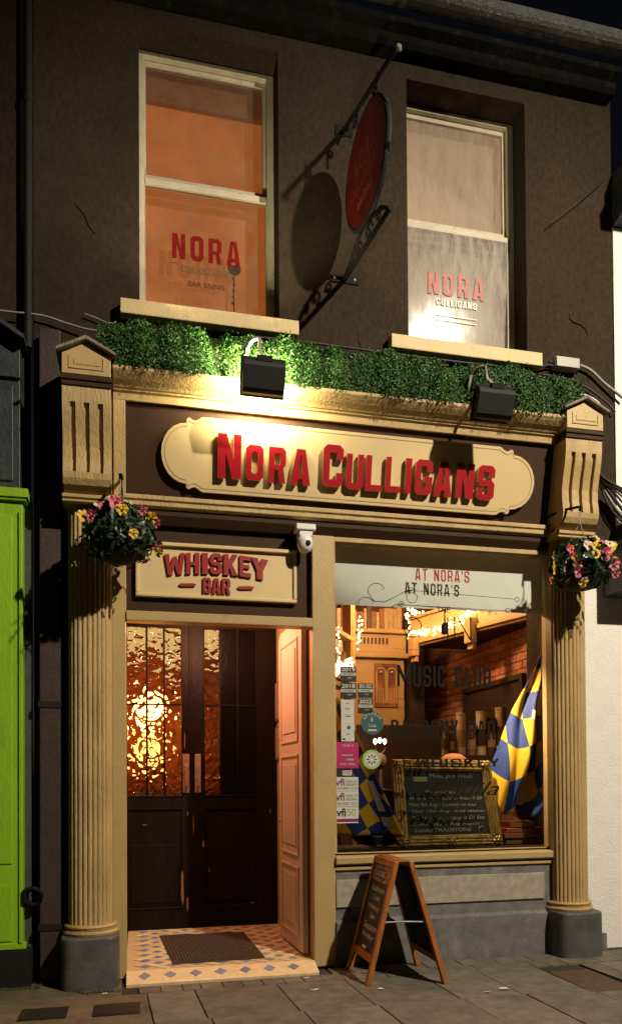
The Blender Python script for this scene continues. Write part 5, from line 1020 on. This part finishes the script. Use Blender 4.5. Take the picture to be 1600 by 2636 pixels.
# fairy lights
def fairy(label, pts, n, jit, r=0.011):
    t = thing('fairy_lights', label, 'fairy lights', pts[0]); P = [Vector(p) for p in pts]; b = MB(); wpts = []
    for i in range(n):
        u = i / (n - 1) * (len(P) - 1); k = min(int(u), len(P) - 2); q = P[k].lerp(P[k + 1], u - k)
        q += Vector((random.gauss(0, jit), random.gauss(0, jit * 0.5), random.gauss(0, jit))); wpts.append(q); b.ball(q, random.uniform(0.7, 1.2) * r, 6, 4)
    o = b.build('bulbs', 'bulb', t); o['kind'] = 'stuff'
    b = MB(); b.tube(wpts, 0.0022, 4); b.build('wire', 'intdark', t)
q = lambda t_, z, o=0.09: tuple((pa.lerp(pb_, t_) + nn * o) + Vector((0, 0, z)))
fairy('garland of warm fairy lights draped along the balcony front', [q(0.22, 3.20), q(0.34, 3.16), q(0.45, 3.12), q(0.60, 3.06), q(0.75, 3.02), q(0.90, 3.05), q(0.98, 3.06)], 150, 0.022, 0.0115)
fairy('warm fairy lights climbing the dark column beside the balcony', [(3.06, 2.36, 3.10), (3.03, 2.36, 3.25), (3.04, 2.36, 3.40), (3.16, 2.36, 3.36), (3.14, 2.36, 3.15), (3.22, 2.36, 3.05)], 42, 0.022, 0.014)
fairy('bright heap of fairy lights on the cream shelf at left', [(1.69, 0.84, 2.46), (1.80, 1.00, 2.50), (1.93, 1.20, 2.55), (2.08, 1.44, 2.62)], 90, 0.026, 0.012)
fairy('short string of fairy lights hanging at upper left inside the window', [(2.20, 1.50, 3.10), (2.19, 1.50, 3.0), (2.17, 1.50, 2.92), (2.175, 1.50, 2.80)], 14, 0.010, 0.011)
fairy('fairy lights down the left inner edge of the shop window', [(1.81, 0.9, 2.86), (1.80, 0.9, 2.72), (1.81, 0.9, 2.52)], 14, 0.008, 0.010)
# ceiling lamps of the bar
for k, (x, y, z, e, rad) in enumerate(((2.55, 1.15, 3.40, 135, 0.10), (2.3, 1.9, 3.5, 16, 0.10))):
    t = thing('pendant_lamp', ['small warm pendant lamp hanging over the bar room centre', 'small warm pendant lamp hanging near the back cabinet'][k], 'lamp', (x, y, z)); b = MB(); b.ball((x, y, z + 0.16), 0.05, 10, 8); b.build('bulb', 'candle', t, smooth=True); b = MB(); b.tube([(x, y, z + 0.20), (x, y, 4.1)], 0.006, 6); b.lathe([(0.03, 0.06), (0.10, 0.0), (0.10, -0.005)], (x, y, z + 0.24), 16); b.build('shade', 'intdark', t)
    l = bpy.data.lights.new('pendant_lamp_light', 'POINT'); l.energy = e; l.color = (1, 0.60, 0.28); l.shadow_soft_size = rad; o = bpy.data.objects.new('pendant_lamp_light', l); COL.objects.link(o); o.location = (x, y, z + 0.08)
# picture rail / dark framed mirror on side wall
b = MB(); b.box(3.55, 3.592, 0.75, 2.1, 2.42, 2.47); b.box(3.55, 3.592, 0.75, 0.80, 2.0, 2.42); b.box(3.55, 3.592, 2.05, 2.1, 2.0, 2.42); b.box(3.575, 3.592, 0.80, 2.05, 2.0, 2.42); b.build('picture', 'intdark'); o = bpy.data.objects['picture']; tag(o, 'long dark framed picture hanging on the brick side wall', 'picture')
# dark back bar counter and whiskey tubes
b = MB(); b.box(1.50, 3.60, 1.85, 2.35, 0.1, 2.05); tag(b.build('bar_counter', 'intdark', bevel=0.01), 'dark wooden back bar unit across the room behind the window', 'bar')
b = MB(); b.box(2.86, 3.59, 1.05, 1.40, 1.66, 1.70); b.box(2.86, 3.59, 1.05, 1.40, 0.1, 0.14); b.box(2.86, 2.90, 1.05, 1.40, 0.14, 1.66); tag(b.build('display_stand', 'intdark'), 'dark shelf stand holding whiskey tubes on the right', 'shelf')
tubec = [mat('tube_%d' % i, c, 0.5, 0.1, 20, 0) for i, c in enumerate([(0.42, 0.30, 0.16), (0.10, 0.05, 0.03), (0.50, 0.38, 0.22), (0.30, 0.20, 0.10), (0.55, 0.44, 0.28), (0.06, 0.03, 0.02)])]
tl = ['pale', 'dark brown', 'cream', 'tan', 'ivory', 'blackish']
for k, (x, h_, r_) in enumerate(((2.95, 0.26, 0.035), (3.02, 0.22, 0.03), (3.12, 0.40, 0.045), (3.23, 0.30, 0.045), (3.335, 0.42, 0.05), (3.44, 0.36, 0.045), (3.54, 0.46, 0.05))):
    t = thing('whiskey_tube', '%s whiskey tube, %s from the left on the shelf stand' % (tl[k % 6], pos[k]), 'whiskey tube', (x, 1.2, 1.70), 'whiskey tubes on the shelf stand')
    b = MB(); b.lathe([(r_, 0), (r_, h_)], (x, 1.18, 1.701), 18); b.build('tube', tubec[k % 6], t); b = MB(); b.lathe([(r_ * 1.03, 0), (r_ * 1.03, h_ * 0.4)], (x, 1.18, 1.701 + h_ * 0.22), 18); b.build('paper_label', tubec[(k + 1) % 6], t); b = MB(); b.lathe([(r_ * 1.04, 0), (r_ * 1.04, 0.02)], (x, 1.18, 1.7015 + h_), 18); b.build('cap', tubec[(k + 2) % 6], t)
# candelabra
CN = thing('candle_lamp', 'little lamp with three glowing candle bulbs inside the shop window', 'lamp', (2.36, 1.5, 0.9))
b = MB()
for dx in (-0.05, 0.0, 0.05): b.ball((2.37 + dx, 1.45, 1.85 + 0.01 * (dx == 0)), 0.018, 8, 6, 0, (1, 1, 1.5))
b.build('bulbs', 'candle', CN); b = MB(); b.tube([(2.37, 1.45, 0.9), (2.37, 1.45, 1.72)], 0.02, 8); b.tube([(2.32, 1.45, 1.82), (2.32, 1.45, 1.76), (2.37, 1.45, 1.72), (2.42, 1.45, 1.76), (2.42, 1.45, 1.82)], 0.01, 6); b.ball((2.36, 1.42, 1.66), 0.07, 10, 8); b.build('stem', 'scuff', CN)
b = MB(); b.box(2.2, 2.55, 1.3, 1.6, 0.1, 0.9); tag(b.build('side_table', 'intdark'), 'dark side table under the candle lamp', 'table')
# framed chalkboard
CBd = thing('framed_chalkboard', 'gilt framed chalkboard of weekly music leaning inside the shop window', 'chalkboard', (2.55, 0.2, 0.905))
def chk(u, v, w_):  # u 0..1, v 0..1 -> leaning board
    x = 2.085 + (3.035 - 2.085) * u + (0.5 - u) * 0.03 * v * 2 + 0.0; z = 0.906 + 0.735 * v + (-0.012 * u * v); return (x - 0.03 * v, 0.17 + 0.12 * v - w_, z)
def cbox(nm, u0, u1, v0, v1, w0, w1, m, bev=0.0):
    mb = MB(); mb.box(u0, u1, -w1, -w0, v0, v1); mb.xf(lambda p: chk(p.x, p.z, -p.y)); return mb.build(nm, m, CBd, bevel=bev)
cbox('slate', 0.09, 0.91, 0.115, 0.885, 0.0, 0.012, 'chalkgreen')
for nm, a in (('frame_side', (0.0, 0.11, 0.0, 1.0)), ('frame_side', (0.89, 1.0, 0.0, 1.0)), ('frame_rail', (0.11, 0.89, 0.0, 0.135)), ('frame_rail', (0.11, 0.89, 0.865, 1.0))):
    u0, u1, v0, v1 = a; cbox(nm, u0, u1, v0, v1, -0.01, 0.028, 'gilt', 0.008)
    if nm == 'frame_side':
        for k in range(3): c = u0 + (u1 - u0) * (0.25 + 0.25 * k); cbox('frame_bead', c - 0.008, c + 0.008, 0.1, 0.9, 0.028, 0.040 - 0.003 * k, 'gilt', 0.004)
    else:
        for k in range(3): c = v0 + (v1 - v0) * (0.25 + 0.25 * k); cbox('frame_bead', 0.1, 0.9, c - 0.011, c + 0.011, 0.028, 0.040 - 0.003 * k, 'gilt', 0.004)
for u, v in ((0.055, 0.06), (0.945, 0.06), (0.055, 0.94), (0.945, 0.94), (0.5, 0.06)):
    mb = MB(); c = chk(u, v, 0.035)
    for k in range(6): a = k * 1.05; mb.ball((c[0] + 0.028 * math.cos(a), c[1], c[2] + 0.026 * math.sin(a)), 0.018, 7, 5)
    mb.ball(c, 0.024, 8, 6); mb.build('corner_ornament', 'gilt', CBd, smooth=True)
cfn = lambda u, v, w_: chk(u, v, 0.0135 + w_)
for s, u0, u1, v0, v1 in (('Music Jam Week', 0.36, 0.80, 0.775, 0.835), ('Tuesday', 0.30, 0.62, 0.60, 0.64), ('Wednesday - Session from 9.30', 0.15, 0.86, 0.525, 0.57), ('Wed 9th Aug - Comedy on tour', 0.14, 0.80, 0.45, 0.50), ('Thur 10th Aug - trad session', 0.16, 0.87, 0.38, 0.425), ('Fri 11th Aug - Jiggy & DJ Stu', 0.16, 0.86, 0.30, 0.35), ('Saturday - Big night', 0.16, 0.80, 0.235, 0.275), ('Sunday TRADSTONE', 0.17, 0.72, 0.16, 0.21)):
    font_text('chalk_writing', s, 'chalk', u0, u1, v0, v1, cfn, CBd, 0.0006, 0, 0.2)
cbox('paper_arrow', 0.20, 0.34, 0.745, 0.80, 0.0125, 0.0145, 'stkgreen')
b = MB(); c = chk(0.815, 0.19, 0.0145); b.tube([(c[0] + 0.03 * math.cos(a), c[1], c[2] + 0.026 * math.sin(a)) for a in [2 * math.pi * i / 14 for i in range(15)]], 0.0025, 5); b.build('chalk_writing', 'chalk', CBd)
# cap of a seated visitor's hat shape resting on the frame: a brown flat cap
b = MB(); b.ball((2.72, 0.46, 1.62), 0.125, 16, 10, 0, (1, 0.9, 0.62)); b.build('flat_cap', 'skin_tan', smooth=True); tag(bpy.data.objects['flat_cap'], 'tan domed cap showing above the gilt chalkboard frame', 'cap')
b = MB(); b.lathe([(0.02, 0.0), (0.02, 0.62)], (2.72, 0.50, 0.905), 10); tag(b.build('cap_stand', 'intdark'), 'dark stand under the tan cap behind the chalkboard', 'stand')

# flags: draped cloth with blue and yellow squares
def flagcloth(label, loc, fn, nu, nv, banner):
    t = thing('flag', label, 'flag', loc, 'blue and yellow flags in the window')
    me = bpy.data.meshes.new('cloth'); V = [fn(i / nu, j / nv) for j in range(nv + 1) for i in range(nu + 1)]
    F = [(j * (nu + 1) + i, j * (nu + 1) + i + 1, (j + 1) * (nu + 1) + i + 1, (j + 1) * (nu + 1) + i) for j in range(nv) for i in range(nu)]
    me.from_pydata(V, [], F); uv = me.uv_layers.new(name='UVMap')
    for p in me.polygons:
        p.use_smooth = True
        for li in p.loop_indices:
            vi = me.loops[li].vertex_index; uv.data[li].uv = ((vi % (nu + 1)) / nu, (vi // (nu + 1)) / nv)
    o = link('cloth', me, 'flag', t); so = o.modifiers.new('thick', 'SOLIDIFY'); so.thickness = 0.003
    for nm, m, u0, u1, v0, v1 in banner:
        mb = MB(); n = 10
        P = [Vector(fn(u0 + (u1 - u0) * i / n, v0)) + Vector((0, -0.008, 0)) for i in range(n + 1)]; Q = [Vector(fn(u0 + (u1 - u0) * i / n, v1)) + Vector((0, -0.008, 0)) for i in range(n + 1)]
        mb.add(P + Q, [(i, i + 1, n + 2 + i, n + 1 + i) for i in range(n)]); mb.build(nm, m, t)
    return t
def fR(u, v):  # v 0 top .. 1 bottom; gathered at the top, loose folds below
    top = Vector((3.45, 0.13, 2.66)); e = v ** 0.95; wl = Vector((2.93, 0.30, 1.42)); wr = Vector((3.49, 0.10, 1.25))
    L = top.lerp(wl, e ** 1.5); Rr = (top + Vector((0.035, 0.03, -0.02))).lerp(wr, e)
    p = L.lerp(Rr, u); sag = math.sin(math.pi * min(1, u * 1.15)) * 0.27 * e * e * (1 - 0.35 * u); p.z -= sag + 0.05 * e * e * math.sin(u * 11)
    p.y += (0.060 * math.sin(u * 10 + v * 2.2) + 0.030 * math.sin(u * 23 - v * 5) + 0.02 * math.sin(v * 13 + u * 5)) * (0.25 + e); p.x += 0.02 * math.sin(v * 9 + u * 4) * e
    p.y = max(p.y, -0.02); return tuple(p)
flagcloth('blue and yellow chequered flag draped at the right inside the shop window', (3.3, 0.2, 1.0), fR, 44, 44, [('crest_band', 'stkwhite', 0.28, 0.44, 0.50, 0.55), ('crest_band', 'stkwhite', 0.40, 0.50, 0.70, 0.86), ('crest_band', 'stkwhite', 0.45, 0.62, 0.88, 0.94)])
def fL(u, v):
    top = Vector((1.55, 0.20, 2.12)); top2 = Vector((1.62, 0.17, 2.10)); bl = Vector((1.56, 0.28, 1.02)); brr = Vector((2.13, 0.14, 1.0))
    p = top.lerp(bl, v).lerp(top2.lerp(brr, v), u); p.y += 0.04 * math.sin(u * 8 + v * 2.5) * (0.3 + v); p.z += 0.05 * u * (1 - v); return tuple(p)
flagcloth('blue and yellow chequered flag draped at the left behind the window stickers', (1.8, 0.2, 1.0), fL, 36, 40, [('crest_band', 'stkwhite', 0.80, 0.90, 0.60, 0.82), ('crest_band', 'stkwhite', 0.80, 0.92, 0.86, 0.93)])
sl = bpy.data.lights.new('display_spotlight_light', 'SPOT'); sl.energy = 210; sl.color = (1, 0.72, 0.42); sl.spot_size = R(84); sl.spot_blend = 1.0; sl.shadow_soft_size = 0.03
so_ = bpy.data.objects.new('display_spotlight_light', sl); COL.objects.link(so_); so_.location = (2.55, 0.22, 2.66); so_.rotation_euler = (Vector((3.24, 0.25, 1.72)) - Vector((2.55, 0.22, 2.66))).to_track_quat('-Z', 'Y').to_euler()
t = thing('display_spotlight', 'small black spotlight behind the blind shining on the right flag', 'spotlight', (2.55, 0.22, 2.7)); b = MB(); b.lathe([(0.03, 0.0), (0.03, 0.08), (0.01, 0.10)], (2.55, 0.22, 2.70), 14); b.tube([(2.55, 0.22, 2.8), (2.55, 0.22, 4.1)], 0.006, 6); b.build('body', 'black', t)
# boxes and books at lower right
for x0, x1, y0, y1, z0, z1, c, lab in ((3.08, 3.42, 0.20, 0.46, 0.905, 0.955, (0.10, 0.03, 0.02), 'dark book at the bottom of the stack beside the chalkboard'), (3.06, 3.40, 0.18, 0.44, 0.956, 1.00, (0.22, 0.045, 0.03), 'dark red book second from bottom of the stack beside the chalkboard'), (3.09, 3.46, 0.19, 0.45, 1.001, 1.045, (0.40, 0.09, 0.05), 'bright red book third in the stack beside the chalkboard'), (3.12, 3.36, 0.20, 0.42, 1.046, 1.10, (0.28, 0.06, 0.04), 'red decorated box on top of the book stack'), ):
    b = MB(); b.box(x0, x1, y0, y1, z0, z1); o = b.build('book', mat('stack_book', c, 0.4, 0.2, 20, 0.1), bevel=0.004); tag(o, lab, 'book', 'stack beside the chalkboard')
    b = MB(); b.box(x0 + 0.004, x1 - 0.01, y0 - 0.003, y0, z0 + 0.008, z1 - 0.008); b.build('page_edge', 'intcream', o)
b = MB(); b.lathe([(0.03, 0), (0.06, 0.01), (0.08, 0.06), (0.085, 0.12), (0.06, 0.13)], (3.38, 0.42, 1.10), 18); tag(b.build('teapot', mat('red_pot', (0.28, 0.04, 0.03), 0.3, 0.1, 20, 0), smooth=True), 'round dark red pot on the stack beside the chalkboard', 'pot')
# round tray
t = thing('round_tray', 'round dark tray with a pale rim reading IRISH, low in the window corner', 'tray', (1.95, 0.12, 0.905))
b = MB(); n = 36; b.py([(2.0 + 0.32 * math.cos(2 * math.pi * i / n), 1.15 + 0.24 * math.sin(2 * math.pi * i / n)) for i in range(n)], 0.34, 0.35); b.build('disc', mat('tray_green', (0.02, 0.026, 0.016), 0.4, 0.2, 10, 0.05), t)
b = MB(); rg = [(2.0 + 0.33 * math.cos(2 * math.pi * i / n), 0.34, 1.15 + 0.24 * math.sin(2 * math.pi * i / n)) for i in range(n + 1)]; b.tube(rg, 0.010, 6); b.build('rim', 'lead', t)
font_text('lettering', 'IRISH', mat('tray_gold', (0.4, 0.34, 0.2), 0.5, 0.1, 10, 0), 1.93, 2.06, 0.985, 1.025, wallfn(0.338), t)

# ================================================================== NEIGHBOURS
NL = thing('neighbour_shop_left', 'neighbouring shop at left edge with lime green pilaster and dark upper wall', 'building', (-1.3, 0, 0.04))
b = MB(); b.box(-4.0, -0.785, 0.02, 0.4, 0.0, 8.5); b.build('wall', 'render', NL)
b = MB(); b.box(-4.0, -0.72, -0.06, 0.02, 0.0, 0.30); b.box(-4.0, -0.722, -0.145, -0.06, 0.0, 0.295); b.build('base_course', 'black', NL)
b = MB(); b.box(-3.0, -0.775, -0.12, 0.02, 0.301, 3.45); b.box(-3.0, -0.757, -0.126, -0.06, 0.301, 0.345); P_ = b.build('pilaster', 'lime', NL, bevel=0.005)
b = MB()
for z0, z1 in ((0.36, 0.755), (0.90, 3.35)):
    b.box(-1.2, -0.845, -0.129, -0.1205, z0, z1)
b.box(-0.800, -0.7765, -0.135, -0.1205, 0.346, 3.38); b.build('panel', 'lime', P_, bevel=0.004)
b = MB(); b.box(-3.0, -0.735, -0.165, 0.02, 3.47, 3.535); b.box(-3.0, -0.75, -0.15, 0.02, 3.451, 3.47); b.build('capital', 'lime', P_, bevel=0.005)
b = MB(); b.box(-3.0, -0.795, -0.10, 0.02, 3.536, 4.62); b.box(-3.0, -0.84, -0.115, -0.1005, 3.60, 4.28); b.box(-3.0, -0.79, -0.13, 0.0, 4.33, 4.37); b.build('upper_pilaster', 'bluedark', NL, bevel=0.006)
b = MB(); b.py([(-1.25, 4.92), (-0.755, 4.605), (-0.755, 4.575), (-1.25, 4.88)], -0.20, 0.02); b.build('pediment_slope', 'bluedark', NL)
b = MB(); b.box(-0.774, -0.726, -0.03, 0.02, 0.30, 3.5); b.build('side_strip', 'greywall', NL)
# brown boxed pipe between the shops
t = thing('boxed_downpipe', 'dark brown boxed downpipe between the lime shop and left column', 'downpipe', (-0.6, -0.05, 0.04))
b = MB(); b.box(-0.665, -0.52, -0.11, -0.001, 0.04, 4.72); b.build('casing', mat('pipe_brown', (0.050, 0.030, 0.024), 0.6, 0.2, 9, 0.2, 40), t, bevel=0.006)
for z0 in (2.0, 0.42): b = MB(); b.box(-0.675, -0.51, -0.118, -0.001, z0, z0 + 0.045); b.build('strap', 'black', t)
t = thing('drain_pipe', 'thin black vertical drain pipe up the left edge of the brown wall', 'downpipe', (-0.75, -0.03, 4.7)); b = MB(); b.lathe([(0.032, 0), (0.032, 3.2)], (-0.748, -0.035, 4.6), 12); b.build('pipe', 'black', t); b = MB(); b.lathe([(0.038, 0), (0.038, 0.05)], (-0.748, -0.035, 6.4), 12); b.build('collar', 'black', t)
t = thing('iron_ring', 'heavy black iron ring fixed low beside the lime green pilaster', 'ring', (-0.715, -0.15, 0.62))
b = MB(); b.tube([(-0.705 + 0.0, -0.13 - 0.0, 0.675)] and [(-0.705 + 0.052 * math.cos(a), -0.13 - 0.02 * math.sin(a), 0.665 + 0.06 * math.sin(a)) for a in [2 * math.pi * i / 16 for i in range(17)]], 0.017, 8); b.build('ring', 'iron', t, smooth=True); b = MB(); b.box(-0.775, -0.745, -0.16, -0.031, 0.62, 0.72); b.build('staple', 'iron', t, bevel=0.01)
NR = thing('neighbour_house_right', 'neighbouring white rendered house at the right edge', 'building', (5.0, 0, 0.04))
b = MB(); b.box(4.05, 7.5, -0.012, 0.4, 0.0, 6.26); b.box(3.645, 4.05, -0.012, 0.4, 0.0, 3.41); b.build('wall', 'whitewall', NR)
b = MB(); b.px([(-0.42, 6.40), (-0.42, 6.66), (-0.013, 6.74), (0.4, 6.74), (0.4, 6.27), (-0.013, 6.27)], 4.052, 7.5); b.build('eaves', 'bluedark', NR)
b = MB(); b.px([(-0.66, 6.56), (-0.421, 6.58), (-0.421, 6.45), (-0.62, 6.43)], 4.052, 7.5); b.build('gutter', 'black', NR)
b = MB(); b.box(3.90, 5.2, -0.30, -0.013, 3.02, 3.40); b.box(3.88, 5.2, -0.33, -0.013, 3.40, 3.44); b.build('shop_fascia', 'bluedark', NR, bevel=0.01)
b = MB(); b.box(4.0, 4.8, -0.22, -0.013, 3.441, 3.62); b.build('sign_box', 'black', NR)
t = thing('pipe_stub', 'short grey pipe stub at pavement level by the white wall', 'pipe', (3.78, -0.1, 0.04)); b = MB(); b.lathe([(0.035, 0), (0.035, 0.13), (0.028, 0.13)], (3.80, -0.10, 0.04), 12); b.build('pipe', 'stone', t)
# street lamp across the road that lights the front
SL = thing('street_lamp', 'tall grey street lamp across the road lighting the pub front', 'street lamp', (5.6, -8.2, -0.075))
b = MB(); b.tube([(5.55, -8.3, -0.08), (5.55, -8.3, 8.6)], 0.07, 12); b.tube([(5.55, -8.3, 8.50), (5.50, -8.1, 8.66), (5.35, -7.4, 8.735)], 0.045, 10); b.build('pole', 'greywall', SL)
b = MB(); b.box(5.13, 5.37, -7.45, -6.75, 8.685, 8.775); b.build('head', 'greywall', SL, bevel=0.02)
b = MB(); b.lathe([(0.10, 0), (0.10, 0.02)], (5.25, -7.0, 8.66), 18); b.build('lens', 'streetglow', SL)
